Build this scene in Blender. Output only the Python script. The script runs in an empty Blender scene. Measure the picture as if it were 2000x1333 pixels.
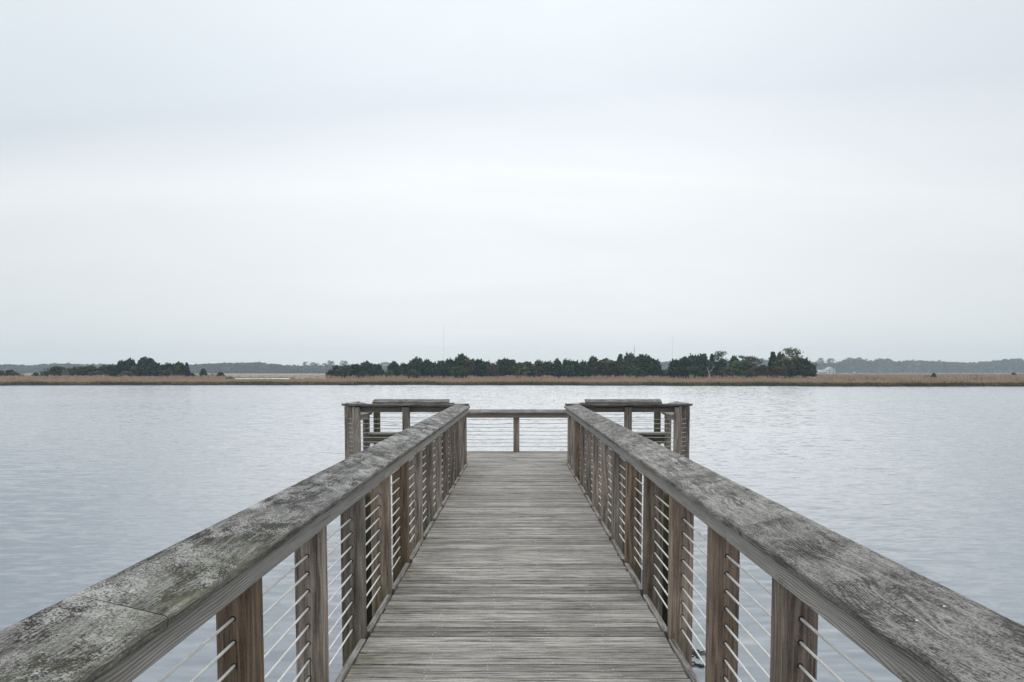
import bpy, math, random
import numpy as np
from mathutils import Vector, Matrix

random.seed(7)
rng = np.random.default_rng(7)
sc = bpy.context.scene
COL = sc.collection
R = math.radians

# ------------------------------------------------------------------ camera
EYE = 1.70            # eye above the near end of the deck
WATER = -1.80         # water level
PITCH = R(4.0)
F = 1467.0
cam_d = bpy.data.cameras.new('camera')
cam = bpy.data.objects.new('camera', cam_d)
COL.objects.link(cam)
cam.location = (0, 0, EYE)
cam.rotation_euler = (R(90) - PITCH, 0, 0)
cam_d.sensor_width = 36
cam_d.lens = F / 2000 * 36
cam_d.shift_x = -0.005
cam_d.shift_y = (829.6 - 666.5) / 2000
cam_d.clip_start = 0.05
cam_d.clip_end = 9000
sc.camera = cam

def bearing(px, py, dist):
    """a point DIST metres out, in the direction that the photo shows at px, py"""
    u = (px - 1010) / F
    v = -(py - 829.6) / F
    d = Vector((u, math.cos(PITCH) + v * math.sin(PITCH), -math.sin(PITCH) + v * math.cos(PITCH)))
    return Vector((0, 0, EYE)) + d * (dist / d.y)

# the pier falls gently towards the water
TILT = Matrix.Rotation(-0.0075, 4, 'X')

# ------------------------------------------------------------------ node helpers
def material(name):
    m = bpy.data.materials.new(name)
    m.use_nodes = True
    m.node_tree.nodes.clear()
    return m

class NB:
    def __init__(s, nt):
        s.nt = nt
    def n(s, typ, ins=None, **props):
        nd = s.nt.nodes.new(typ)
        for k, v in props.items():
            setattr(nd, k, v)
        for k, v in (ins or {}).items():
            sock = nd.inputs[k]
            if isinstance(v, bpy.types.NodeSocket):
                s.nt.links.new(v, sock)
            else:
                sock.default_value = v
        return nd
    def math(s, op, a, b=0.0, c=0.0, clamp=False):
        nd = s.n('ShaderNodeMath', {0: a, 1: b, 2: c}, operation=op)
        nd.use_clamp = clamp
        return nd.outputs[0]
    def mapping(s, vec, scale=(1, 1, 1), loc=(0, 0, 0)):
        return s.n('ShaderNodeMapping', {'Vector': vec, 'Scale': scale, 'Location': loc}).outputs[0]
    def noise(s, vec, scale=1.0, detail=3.0, rough=0.55, dist=0.0):
        return s.n('ShaderNodeTexNoise', {'Vector': vec, 'Scale': scale, 'Detail': detail, 'Roughness': rough, 'Distortion': dist}).outputs[0]
    def step(s, x, lo, hi, a=0.0, b=1.0):
        return s.n('ShaderNodeMapRange', {0: x, 1: lo, 2: hi, 3: a, 4: b}, interpolation_type='SMOOTHSTEP').outputs[0]
    def ramp(s, x, stops):
        nd = s.n('ShaderNodeValToRGB', {0: x})
        el = nd.color_ramp.elements
        while len(el) < len(stops):
            el.new(0.5)
        for e, (p, c) in zip(el, stops):
            e.position = p
            e.color = (*c, 1) if len(c) == 3 else c
        return nd.outputs[0]
    def mix(s, f, a, b, mode='MIX'):
        nd = s.n('ShaderNodeMix', data_type='RGBA', blend_type=mode)
        for i, v in ((0, f), (6, a), (7, b)):
            if isinstance(v, bpy.types.NodeSocket):
                s.nt.links.new(v, nd.inputs[i])
            elif i == 0:
                nd.inputs[0].default_value = v
            else:
                nd.inputs[i].default_value = (*v, 1)
        return nd.outputs[2]
    def attr(s, name, out='Vector'):
        return s.n('ShaderNodeAttribute', attribute_name=name).outputs[out]

def finish(nb, color, rough=0.8, spec=0.3, bump=None, bump_s=0.5, bump_d=0.003):
    ins = {'Base Color': color, 'Roughness': rough, 'Specular IOR Level': spec}
    if bump is not None:
        ins['Normal'] = nb.n('ShaderNodeBump', {'Height': bump, 'Strength': bump_s, 'Distance': bump_d}).outputs[0]
    p = nb.n('ShaderNodeBsdfPrincipled', ins)
    nb.n('ShaderNodeOutputMaterial', {'Surface': p.outputs[0]})

# ------------------------------------------------------------------ wood
def wood(name, dark, mid, light, tone_col=(0.2, 0.115, 0.06), ring=70.0, ring_amp=9.0, ring_w=0.35,
         streak=26.0, fine=120.0, mildew=0.0, lichen=0.0, moss=0.0, bump=0.5, contrast=1.0, warm_patch=0.0, knots=0.0, crack=0.70, la=1.6, lb=5.0, fuzz=0.0, curl=0.0, stain=0.0):
    m = material(name)
    nb = NB(m.node_tree)
    co = nb.attr('bco')
    tone = nb.attr('tone', 'Fac')
    sep = nb.n('ShaderNodeSeparateXYZ', {0: co})
    # coarse and fine streaks along the board
    a = nb.noise(nb.mapping(co, (la, streak, streak)), 1.0, 5, 0.62)
    b = nb.noise(nb.mapping(co, (lb, fine, fine)), 1.0, 4, 0.65)
    # growth rings: contour lines of a stretched noise field, curling round knots
    low = nb.noise(nb.mapping(co, (1.5, 6.5, 6.5)), 1.0, 1.5, 0.5)
    ph = nb.math('ADD', nb.math('MULTIPLY', nb.math('ADD', sep.outputs[1], sep.outputs[2]), ring), nb.math('MULTIPLY', low, ring_amp * 6.283))
    rg = nb.math('MULTIPLY_ADD', nb.math('SINE', ph), 0.5, 0.5)
    if curl:
        cp = nb.step(nb.noise(nb.mapping(co, (2.0, 5.5, 5.5), (8, 1, 4)), 1.0, 4, 0.6, 0.5), 0.42, 0.62)
        rg = nb.math('MULTIPLY_ADD', nb.math('SUBTRACT', rg, 0.5), nb.math('MULTIPLY_ADD', cp, 0.85, 0.15), nb.math('MULTIPLY_ADD', cp, curl, 0.5))
    rg = nb.math('MULTIPLY', rg, nb.step(a, 0.2, 0.75, 0.5, 1.0))
    f = nb.math('ADD', nb.math('MULTIPLY', a, 0.55), nb.math('MULTIPLY', b, 0.45))
    if fuzz:
        fz = nb.noise(nb.mapping(co, (90, 190, 190), (3, 3, 8)), 1.0, 3, 0.7)
        f = nb.math('ADD', f, nb.math('MULTIPLY', nb.math('SUBTRACT', fz, 0.5), fuzz))
    f = nb.math('MULTIPLY_ADD', nb.math('SUBTRACT', f, 0.5), 1.9 * contrast, 0.5)
    f = nb.math('MULTIPLY_ADD', nb.math('SUBTRACT', rg, 0.5), -ring_w, f, clamp=True)
    col = nb.ramp(f, [(0.12, dark), (0.5, mid), (0.9, light)])
    # board to board tone
    col = nb.mix(nb.math('MULTIPLY', nb.step(tone, 0.55, 1.0), 0.75), col, nb.mix(1.0, tone_col, nb.ramp(f, [(0.1, (0.5, 0.5, 0.5)), (0.9, (1.5, 1.5, 1.5))]), 'MULTIPLY'))
    br = nb.step(nb.attr('shade', 'Fac'), 0.0, 1.0, 0.70, 1.22)
    col = nb.mix(1.0, col, nb.n('ShaderNodeCombineColor', {0: br, 1: br, 2: br}).outputs[0], 'MULTIPLY')
    if stain:
        ps = nb.n('ShaderNodeNewGeometry').outputs['Position']
        st = nb.noise(nb.mapping(ps, (1.5, 2.6, 2.0), (3, 7, 1)), 1.0, 5, 0.62, 0.6)
        sv = nb.step(nb.math('MULTIPLY_ADD', nb.math('SUBTRACT', a, 0.5), 0.35, st), 0.34, 0.66, 1.0 - stain, 1.0 + 0.35 * stain)
        col = nb.mix(1.0, col, nb.n('ShaderNodeCombineColor', {0: sv, 1: sv, 2: nb.math('MULTIPLY_ADD', sv, 0.96, 0.04)}).outputs[0], 'MULTIPLY')
    hgt = f
    if warm_patch:
        wp = nb.step(nb.noise(nb.mapping(co, (1.1, 9, 9)), 1.0, 2), 0.62, 0.75)
        col = nb.mix(nb.math('MULTIPLY', wp, warm_patch), col, (0.22, 0.12, 0.06))
    if knots:
        kv = nb.n('ShaderNodeTexVoronoi', {'Vector': nb.mapping(co, (3.4, 9.0, 9.0)), 'Scale': 1.0, 'Randomness': 1.0})
        kd = kv.outputs['Distance']
        pick = nb.math('GREATER_THAN', nb.n('ShaderNodeSeparateColor', {0: kv.outputs['Color']}).outputs[0], 1.0 - knots)
        kn = nb.math('MULTIPLY', nb.step(kd, 0.15, 0.06), pick)
        col = nb.mix(nb.math('MULTIPLY', kn, 0.8), col, (0.05, 0.036, 0.026))
        halo = nb.math('MULTIPLY', nb.math('MULTIPLY', nb.step(kd, 0.34, 0.14), nb.math('MULTIPLY_ADD', nb.math('SINE', nb.math('MULTIPLY', kd, 90.0)), 0.5, 0.5)), pick)
        col = nb.mix(nb.math('MULTIPLY', halo, 0.45), col, (0.07, 0.055, 0.043))
    # dark drying cracks along the grain
    ck = nb.noise(nb.mapping(co, (2.2, 75, 75), (3, 1, 7)), 1.0, 2, 0.5)
    crk = nb.step(ck, crack, crack + 0.05)
    col = nb.mix(nb.math('MULTIPLY', crk, 0.75), col, (0.035, 0.03, 0.026))
    hgt = nb.math('SUBTRACT', hgt, nb.math('MULTIPLY', crk, 0.8))
    nrm = nb.n('ShaderNodeNewGeometry')
    up = nb.step(nb.n('ShaderNodeSeparateXYZ', {0: nrm.outputs['True Normal']}).outputs[2], 0.5, 0.9)
    if mildew:
        w1 = nb.noise(nb.mapping(co, (4.2, 9, 9), (5, 2, 1)), 1.0, 6, 0.66, 0.5)
        w2 = nb.noise(nb.mapping(co, (60, 110, 110)), 1.0, 3, 0.6)
        mk = nb.step(nb.math('MULTIPLY_ADD', nb.math('SUBTRACT', w2, 0.5), 0.5, nb.math('MULTIPLY_ADD', nb.math('SUBTRACT', 0.5, f), 0.22, w1)), 0.46, 0.62)
        mk = nb.math('MULTIPLY', nb.math('MULTIPLY', mk, up), mildew)
        col = nb.mix(mk, col, (0.036, 0.033, 0.031))
    if lichen:
        l1 = nb.noise(nb.mapping(co, (4.0, 7, 7), (1, 8, 3)), 1.0, 4, 0.6, 0.6)
        l2 = nb.noise(nb.mapping(co, (130, 180, 180), (4, 4, 4)), 1.0, 4, 0.75)
        sp = nb.math('MULTIPLY_ADD', nb.math('SUBTRACT', l1, 0.5), 0.85, l2)
        lk = nb.math('MULTIPLY', nb.step(sp, 0.535, 0.60), up)
        vor = nb.n('ShaderNodeTexVoronoi', {'Vector': nb.mapping(co, (42, 55, 55)), 'Scale': 1.0, 'Randomness': 1.0}).outputs[0]
        dots = nb.math('MULTIPLY', nb.math('MULTIPLY', nb.step(vor, 0.30, 0.16), nb.step(l1, 0.40, 0.62)), up)
        lk = nb.math('MULTIPLY', nb.math('MAXIMUM', lk, nb.math('MULTIPLY', dots, 0.9)), nb.step(b, 0.3, 0.5, 0.6, 1.0))
        pale = nb.mix(nb.noise(nb.mapping(co, (30, 30, 30)), 1.0, 2), (0.36, 0.335, 0.305), (0.66, 0.64, 0.61))
        col = nb.mix(nb.math('MULTIPLY', lk, lichen), col, pale)
        hgt = nb.math('MULTIPLY_ADD', lk, 0.5 * lichen, hgt)
        big = nb.math('MULTIPLY', nb.step(nb.noise(nb.mapping(co, (2.2, 5, 5), (7, 7, 2)), 1.0, 5, 0.65, 0.8), 0.63, 0.72), up)
        big = nb.math('MULTIPLY', big, nb.step(l2, 0.35, 0.6))
        col = nb.mix(nb.math('MULTIPLY', big, lichen * 0.9), col, (0.55, 0.53, 0.5))
    if moss:
        g1 = nb.noise(nb.mapping(co, (2.4, 6, 6), (2, 6, 9)), 1.0, 5, 0.65)
        g = nb.math('MULTIPLY', nb.step(g1, 0.56, 0.72), moss)
        col = nb.mix(nb.math('MULTIPLY', g, 0.65), col, (0.15, 0.15, 0.055))
    gm = nb.attr('moss', 'Fac')
    gn = nb.math('MULTIPLY', gm, nb.step(nb.noise(nb.mapping(co, (14, 22, 22)), 1.0, 4, 0.65), 0.3, 0.62))
    col = nb.mix(nb.math('MULTIPLY', gn, 0.8), col, (0.10, 0.105, 0.03))
    finish(nb, col, 0.85, 0.2, hgt, bump, 0.004)
    return m

GREY_D, GREY_M, GREY_L = (0.105, 0.098, 0.090), (0.27, 0.258, 0.242), (0.46, 0.45, 0.43)
M_DECK = wood('weathered_deck_wood', (0.07, 0.062, 0.055), (0.345, 0.313, 0.281), (0.60, 0.555, 0.51), ring_w=0.18, ring=420, ring_amp=7, streak=55, fine=280, la=2.6, lb=11.0, fuzz=0.25, bump=0.9, contrast=1.5, moss=0.3, knots=0.14, crack=0.645, stain=0.18)
M_CAPL = wood('lichened_rail_wood', (0.075, 0.070, 0.066), (0.20, 0.19, 0.177), (0.38, 0.366, 0.345), ring=420, ring_amp=10, ring_w=0.22, streak=36, fine=240, la=5.0, lb=28.0, fuzz=0.5, stain=0.3, mildew=1.0, lichen=1.0, moss=0.10, bump=0.9, contrast=1.4, knots=0.15, crack=0.68)
M_CAPR = wood('curly_grained_rail_wood', (0.095, 0.09, 0.084), (0.25, 0.233, 0.21), (0.45, 0.43, 0.395), curl=0.4, ring=560, ring_amp=20, ring_w=0.42, streak=40, fine=280, la=4.5, lb=24.0, fuzz=0.5, stain=0.32, mildew=0.7, lichen=0.45, bump=0.9, contrast=1.45, knots=0.35, crack=0.67)
M_RAIL = wood('side_rail_wood', (0.12, 0.108, 0.095), (0.25, 0.235, 0.215), (0.40, 0.385, 0.36), ring=620, ring_amp=9, ring_w=0.55, fine=220, moss=0.15, warm_patch=0.5, bump=0.4, knots=0.3)
M_POST = wood('post_wood', (0.105, 0.084, 0.069), (0.27, 0.222, 0.184), (0.44, 0.382, 0.325), tone_col=(0.235, 0.155, 0.10), ring=150, ring_amp=3, ring_w=0.35, streak=18, fine=120, bump=0.5, contrast=1.7, fuzz=0.2, stain=0.2, knots=0.3, crack=0.66)
M_MOSSY = wood('mossy_wood', (0.05, 0.05, 0.032), (0.115, 0.115, 0.075), (0.20, 0.19, 0.14), ring_w=0.2, moss=0.8)

def plain(name, col, rough=0.6, spec=0.4, metal=0.0, var=0.0, vscale=20.0):
    m = material(name)
    nb = NB(m.node_tree)
    c = (*col, 1)
    if var:
        n = nb.noise(nb.n('ShaderNodeNewGeometry').outputs['Position'], vscale, 3)
        v = nb.step(n, 0.25, 0.75, 1 - var, 1 + var)
        c = nb.mix(1.0, col, nb.n('ShaderNodeCombineColor', {0: v, 1: v, 2: v}).outputs[0], 'MULTIPLY')
    p = nb.n('ShaderNodeBsdfPrincipled', {'Base Color': c, 'Roughness': rough, 'Specular IOR Level': spec, 'Metallic': metal})
    nb.n('ShaderNodeOutputMaterial', {'Surface': p.outputs[0]})
    return m

M_CABLE = plain('pale_coated_cable', (0.78, 0.765, 0.72), 0.45, 0.4, var=0.12, vscale=9)
M_HOLE = plain('dark_grommet', (0.02, 0.018, 0.016), 0.7)
M_NAIL = plain('worn_screw_head', (0.62, 0.62, 0.62), 0.45, 0.5, 0.0, var=0.3, vscale=60)

# ------------------------------------------------------------------ mesh builder
class MB:
    """collects pieces of ONE mesh: verts, faces, board coordinates and per-board tints"""
    def __init__(s, mats):
        s.v, s.f, s.mi, s.b, s.t, s.sh, s.ms = [], [], [], [], [], [], []
        s.mats = mats
    def add(s, verts, faces, bco=None, mat=0, tone=0.0, shade=0.5, moss=None):
        o = len(s.v)
        s.v += [tuple(p) for p in verts]
        s.f += [[o + i for i in f] for f in faces]
        s.mi += [mat] * len(faces)
        s.b += [tuple(p) for p in (bco if bco is not None else verts)]
        s.t += [tone] * len(verts)
        s.sh += [shade] * len(verts)
        s.ms += list(moss) if moss is not None else [0.0] * len(verts)
    def beam(s, p0, p1, side, up, w, t, r=0.004, k=1, seg=1, mat=0, tone=0.0, shade=None, shear0=0.0, shear1=0.0, wob=0.0, moss=None):
        """a board from p0 to p1 with a rounded-corner section w (along side) x t (along up)"""
        p0, p1 = Vector(p0), Vector(p1)
        d = (p1 - p0)
        L = d.length
        d = d / L
        side = Vector(side).normalized()
        up = Vector(up).normalized()
        prof = []
        for cx, cy, a0 in ((1, 1, 0), (-1, 1, 90), (-1, -1, 180), (1, -1, 270)):
            for j in range(k + 1):
                a = R(a0 + 90 * j / k)
                prof.append((cx * (w / 2 - r) + r * math.cos(a), cy * (t / 2 - r) + r * math.sin(a)))
        n = len(prof)
        off = Vector((random.uniform(0, 60), random.uniform(0, 60), random.uniform(0, 60)))
        vs, bc, ms = [], [], []
        for i in range(seg + 1):
            q = i / seg
            for (u, v) in prof:
                sh = shear0 * (1 - q) + shear1 * q
                uu, vv = u, v
                if wob:
                    uu += random.gauss(0, wob)
                    vv += random.gauss(0, wob * 0.6)
                p = p0 + d * (L * q + sh * u) + side * uu + up * vv
                vs.append(p)
                bc.append(off + Vector((L * q + sh * u, u, v)))
                ms.append(moss(p) if moss else 0.0)
        fs = []
        for i in range(seg):
            for j in range(n):
                a, b = i * n + j, i * n + (j + 1) % n
                fs.append((a, b, b + n, a + n))
        fs.append(tuple(reversed(range(n))))
        fs.append(tuple(range(seg * n, seg * n + n)))
        if (d.cross(side)).dot(up) < 0:
            fs = [tuple(reversed(f)) for f in fs]
        s.add(vs, fs, bc, mat, tone, random.random() if shade is None else shade, ms)
    def tube(s, pts, r, n=8, mat=0, caps=True):
        pts = [Vector(p) for p in pts]
        vs, fs = [], []
        rr = r if isinstance(r, (list, tuple)) else [r] * len(pts)
        for i, p in enumerate(pts):
            d = (pts[min(i + 1, len(pts) - 1)] - pts[max(i - 1, 0)]).normalized()
            ref = Vector((0, 0, 1)) if abs(d.z) < 0.9 else Vector((1, 0, 0))
            a = d.cross(ref).normalized()
            b = a.cross(d)
            for j in range(n):
                t = 2 * math.pi * j / n
                vs.append(p + (a * math.cos(t) + b * math.sin(t)) * rr[i])
        for i in range(len(pts) - 1):
            for j in range(n):
                x, y = i * n + j, i * n + (j + 1) % n
                fs.append((x, x + n, y + n, y))
        if caps:
            fs.append(tuple(range(n)))
            fs.append(tuple(reversed(range((len(pts) - 1) * n, len(pts) * n))))
        s.add(vs, fs, None, mat)
    def disc(s, c, nrm, r, n=8, mat=0):
        c, nrm = Vector(c), Vector(nrm).normalized()
        ref = Vector((0, 0, 1)) if abs(nrm.z) < 0.9 else Vector((1, 0, 0))
        a = nrm.cross(ref).normalized()
        b = nrm.cross(a)
        s.add([c + (a * math.cos(2 * math.pi * j / n) + b * math.sin(2 * math.pi * j / n)) * r for j in range(n)], [tuple(range(n))], None, mat)
    def build(s, name, parent=None, base=(0, 0, 0), smooth=False):
        me = bpy.data.meshes.new(name)
        bx, by, bz = base
        me.from_pydata([(x - bx, y - by, z - bz) for x, y, z in s.v], [], s.f)
        for m in s.mats:
            me.materials.append(m)
        me.polygons.foreach_set('material_index', s.mi)
        at = me.attributes.new('bco', 'FLOAT_VECTOR', 'POINT')
        at.data.foreach_set('vector', np.array(s.b, dtype=np.float32).ravel())
        for nm, arr in (('tone', s.t), ('shade', s.sh), ('moss', s.ms)):
            q = me.attributes.new(nm, 'FLOAT', 'POINT')
            q.data.foreach_set('value', np.array(arr, dtype=np.float32))
        if smooth:
            me.polygons.foreach_set('use_smooth', [True] * len(me.polygons))
        me.update()
        o = bpy.data.objects.new(name, me)
        COL.objects.link(o)
        if parent is not None:
            o.parent = parent
        return o

def tag(o, label=None, cat=None, group=None, kind=None):
    if label: o['label'] = label
    if cat: o['category'] = cat
    if group: o['group'] = group
    if kind: o['kind'] = kind
    return o

def thing(name, base, label, cat, group=None, tilt=True):
    o = bpy.data.objects.new(name, None)
    COL.objects.link(o)
    o.empty_display_size = 0.2
    b = Vector(base)
    if tilt:
        o.matrix_world = TILT @ Matrix.Translation(b)
    else:
        o.location = b
    tag(o, label, cat, group)
    o['bx'], o['by'], o['bz'] = b.x, b.y, b.z
    return o

def part(mb, name, root, label=None, smooth=False, kind=None, parent=None):
    base = (root['bx'], root['by'], root['bz'])
    o = mb.build(name, parent or root, base, smooth)
    return tag(o, label, None, None, kind)

# ------------------------------------------------------------------ pier
PX = 1.0              # inner face of the walkway posts
PS = 0.137            # post size
CAP_W, CAP_T = 0.27, 0.042
Y_END = 14.86         # back face of the corner posts
POST_Y = [2.9 + k - PS / 2 for k in range(-1, 13)]
POST_Y[-1] = Y_END - PS / 2
def zi(y): return 1.052 + 0.0055 * y          # height of the cap's inner edge
SL = 0.062                                     # rise to its outer edge
CZ = [0.885 - 0.0905 * k for k in range(10)]   # cable heights

def base_moss(k, z0=0.0, h=0.25):
    return lambda p: k * max(0.0, 1 - max(0.0, p.z - z0) / h) ** 1.3

def post_mesh(x0, y0, z0, z1, tone, moss=0.3, holes=(), hx=None, mats=None, shade=None, hole_faces=('-y',)):
    mb = MB(mats or [M_POST, M_HOLE])
    cx, cy = x0 + PS / 2, y0 + PS / 2
    mb.beam((cx, cy, z0), (cx, cy, z1), (1, 0, 0), (0, 1, 0), PS, PS, 0.009, 2, 10, 0, tone, shade, moss=base_moss(moss, 0.0, 0.3))
    for z in holes:
        for hf in hole_faces:
            if hf == '-y': mb.disc((cx, y0 - 0.0012, z), (0, -1, 0), 0.0115, 10, 1)
            if hf == '+x': mb.disc((x0 + PS + 0.0012, cy, z), (1, 0, 0), 0.0115, 10, 1)
            if hf == '-x': mb.disc((x0 - 0.0012, cy, z), (-1, 0, 0), 0.0115, 10, 1)
    return mb

# --- deck
deck = thing('pier_deck', (0, 0, 0), 'weathered grey plank walkway widening into a platform at its far end', 'boardwalk')
mb = MB([M_DECK, M_NAIL])
y = -1.6
PITCHP = 0.0975
while y < Y_END - 0.03:
    w = PITCHP - random.choice((0.005, 0.007, 0.008, 0.009, 0.011, 0.015))
    xa, xb = -0.972 + random.gauss(0, 0.003), 0.972 + random.gauss(0, 0.003)
    dz = random.gauss(0, 0.0016)
    mb.beam((xa, y + PITCHP / 2, -0.019 + dz), (xb, y + PITCHP / 2 + random.gauss(0, 0.001), -0.019 + random.gauss(0, 0.0016)), (0, 1, 0), (0, 0, 1), w, 0.038,
            0.005, 2, 8, 0, random.uniform(0, 0.62), moss=lambda p: 0.85 * max(0, 1 - abs(p.x + 0.97) / 0.32) * (0.25 + 0.75 * max(0, math.sin(p.y * 6.283 - 1.2))) * (0.4 + 0.6 * math.sin(p.y * 1.7) ** 2))
    for nx in (-0.53, -0.16, 0.2, 0.57):
        for q in (0.024, 0.072):
            if random.random() < 0.62:
                mb.disc((nx + random.gauss(0, 0.013) + 0.015 * math.sin(y * 0.8 + nx), y + q, 0.0012 + dz + 0.0006), (0, 0, 1), 0.005, 7, 1)
    y += PITCHP
part(mb, 'walkway_planks', deck)
mb = MB([M_DECK, M_NAIL])
y = Y_END + 0.012
Y_FAR = 17.32
while y < Y_FAR - 0.05:
    w = PITCHP - random.choice((0.003, 0.004, 0.005, 0.008))
    cut = random.choice((-1.05, 1.05))
    for xa, xb in ((-3.42, cut - 0.002), (cut + 0.002, 3.42)):
        dz = random.gauss(0, 0.0015)
        mb.beam((xa, y + PITCHP / 2, -0.019 + dz), (xb, y + PITCHP / 2, -0.019 + dz), (0, 1, 0), (0, 0, 1), w, 0.038, 0.005, 2, 6, 0, random.uniform(0, 0.6))
    y += PITCHP
part(mb, 'platform_planks', deck)
for s in (-1, 1):
    for a, b in zip(POST_Y[:-1], POST_Y[1:]):
        mb = MB([M_DECK])
        mb.beam((s * 1.001, a + PS / 2 + 0.004, -0.062), (s * 1.001, b - PS / 2 - 0.004, -0.062), (1, 0, 0), (0, 0, 1), 0.038, 0.145, 0.004, 1, 5, 0, 0.1, shade=0.35,
                moss=lambda p: 0.5 * max(0, 1 - abs((p.y - a - 0.1)) / 0.15) if p.x < 0 else 0.0)
        part(mb, 'kerb_board', deck)
for x in (-0.9, -0.53, -0.16, 0.2, 0.57, 0.9):
    mb = MB([M_POST])
    mb.beam((x, -1.6, -0.145), (x, Y_END - 0.05, -0.145), (1, 0, 0), (0, 0, 1), 0.04, 0.21, 0.004, 1, 6)
    part(mb, 'joist', deck)
for y in (Y_END + 0.05, 16.1, Y_FAR - 0.04):
    mb = MB([M_POST])
    mb.beam((-3.4, y, -0.145), (3.4, y, -0.145), (0, 1, 0), (0, 0, 1), 0.045, 0.21, 0.004, 1, 6)
    part(mb, 'cross_beam', deck)

# --- helpers for the railings
def cap_moss(p):
    g = 0.0
    for (mx, my, rx, ry, k) in ((-0.99, 1.80, 0.06, 0.13, 1.0), (-1.1, 2.03, 0.03, 0.06, 0.9), (-1.06, 6.2, 0.10, 0.7, 0.75), (-0.94, 2.3, 0.02, 0.9, 0.7), (-0.94, 1.3, 0.025, 0.4, 0.9), (-1.0, 11.5, 0.09, 1.2, 0.5)):
        g = max(g, k * math.exp(-((p.x - mx) / rx) ** 2 - ((p.y - my) / ry) ** 2))
    return g
def cap_board(root, s, y0, y1, mat, mitre=0.0, shade=None, parent=None):
    """a rail board of the walkway, tilted towards the walk; s=-1 left, +1 right"""
    xi, xo = 0.935, 0.935 + CAP_W * 0.974
    mb = MB([mat, M_NAIL])
    sd = Vector((s * (xo - xi), 0, SL)).normalized()
    up = Vector((-s * SL, 0, xo - xi)).normalized()
    xm = s * (xi + xo) / 2
    n = max(6, int((y1 - y0) / 0.05))
    mb.beam((xm, y0, zi(y0) + SL / 2 - CAP_T / 2), (xm, y1, zi(y1) + SL / 2 - CAP_T / 2), sd, up, CAP_W, CAP_T, 0.014, 4, n, 0,
            0.0, shade, 0.0, -mitre, 0.0007, cap_moss if s < 0 else None)
    for yc in POST_Y:
        if y0 + 0.05 < yc < y1 - 0.3:
            for uu in (-0.052, 0.055):
                pp = Vector((xm, yc + random.gauss(0, 0.03), zi(yc) + SL / 2)) + sd * (uu + random.gauss(0, 0.012)) + up * 0.0012
                mb.disc(pp, up, 0.0038, 8, 1)
    return part(mb, 'cap_board', root, smooth=False)

def walkway_railing(s, joints, mat, label, tones):
    root = thing('railing', (s * PX, 2.8, 0), label, 'railing', 'railings along the pier')
    ys = [-1.2] + joints + [14.69 + CAP_W / 2]
    for i, (a, b) in enumerate(zip(ys[:-1], ys[1:])):
        last = i == len(ys) - 2
        cap_board(root, s, a + (0.003 if i else 0), b - (0 if last else 0.003), mat, 1.0 if last else 0.0, shade=random.uniform(0.35, 0.8))
    # side rail under the cap, on the walk side of the posts
    for a, b in ((-1.2, 3.4 if s > 0 else 5.4), (3.404 if s > 0 else 5.404, 9.0), (9.004, Y_END)):
        mb = MB([M_RAIL])
        za, zb = zi(a) + 0.008 - CAP_T, zi(b) + 0.008 - CAP_T
        h = 0.088
        mb.beam((s * 0.981, a, za - h / 2), (s * 0.981, b, zb - h / 2), (1, 0, 0), (0, 0, 1), 0.038, h, 0.006, 2, 12, 0, 0.1, shade=random.uniform(0.5, 0.9))
        part(mb, 'side_rail', root)
    for k, yc in enumerate(POST_Y):
        x0 = PX if s > 0 else -PX - PS
        zt = zi(yc) + SL * 0.35 - CAP_T - 0.006
        pm = post_mesh(x0, yc - PS / 2, -0.42, zt, tones[k % len(tones)], 0.55 if s < 0 else 0.3, CZ)
        part(pm, 'post', root)
    cx = s * (PX + PS / 2)
    for k, z in enumerate(CZ):
        mb = MB([M_CABLE])
        pts = []
        for a, b in zip(POST_Y[:-1], POST_Y[1:]):
            sag = random.choice((0.001, 0.002, 0.003, 0.006))
            pts += [(cx, a, z), (cx, (a * 2 + b) / 3, z - sag * 0.9), (cx, (a + 2 * b) / 3, z - sag * 0.9)]
        pts.append((cx, POST_Y[-1], z))
        pts = [(cx, -1.2, z)] + pts
        mb.tube(pts, 0.0054, 8)
        for q in range(random.choice((0, 1, 1, 2))):
            i0 = random.randrange(1, len(pts) - 1)
            pa, pb = Vector(pts[i0]), Vector(pts[i0 + 1])
            c0 = pa.lerp(pb, random.uniform(0.25, 0.7))
            dd = (pb - pa).normalized()
            mb.tube([c0 - dd * 0.011, c0 + dd * 0.011], 0.0074, 8)
        part(mb, 'cable', root, smooth=True)
    return root

TL = [0.3, 0.95, 0.62, 0.5, 0.8, 0.97, 0.4, 0.55, 0.6, 0.7, 0.2, 0.5, 0.45, 0.66]
TR = [0.3, 0.72, 0.82, 0.78, 0.75, 0.85, 0.25, 0.4, 0.66, 0.5, 0.6, 0.95, 0.5, 0.7]
walkway_railing(-1, [1.96, 5.6, 9.25, 12.9], M_CAPL, 'lichen spotted wooden cable railing along the left side of the walkway', TL)
walkway_railing(1, [3.12, 6.75, 10.4], M_CAPR, 'curly grained wooden cable railing along the right side of the walkway', TR)

def straight_cap(root, p0, p1, inward, zin, mat, sh0=0.0, sh1=0.0):
    """a tilted rail board from p0 to p1 (middle line, xy); inward: unit vector towards the platform"""
    inw = Vector((*inward, 0))
    sd = (inw * (CAP_W * 0.974) + Vector((0, 0, -SL))).normalized()
    d = Vector((p1[0] - p0[0], p1[1] - p0[1], 0)).normalized()
    up = sd.cross(d)
    if up.z < 0: up = -up
    mb = MB([mat])
    z = zin + SL / 2 - CAP_T / 2
    mb.beam((p0[0], p0[1], z), (p1[0], p1[1], z), sd, up, CAP_W, CAP_T, 0.013, 3, max(4, int(math.dist(p0, p1) / 0.1)), 0, 0.0, None, sh0, sh1, 0.0008)
    part(mb, 'cap_board', root)

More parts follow.
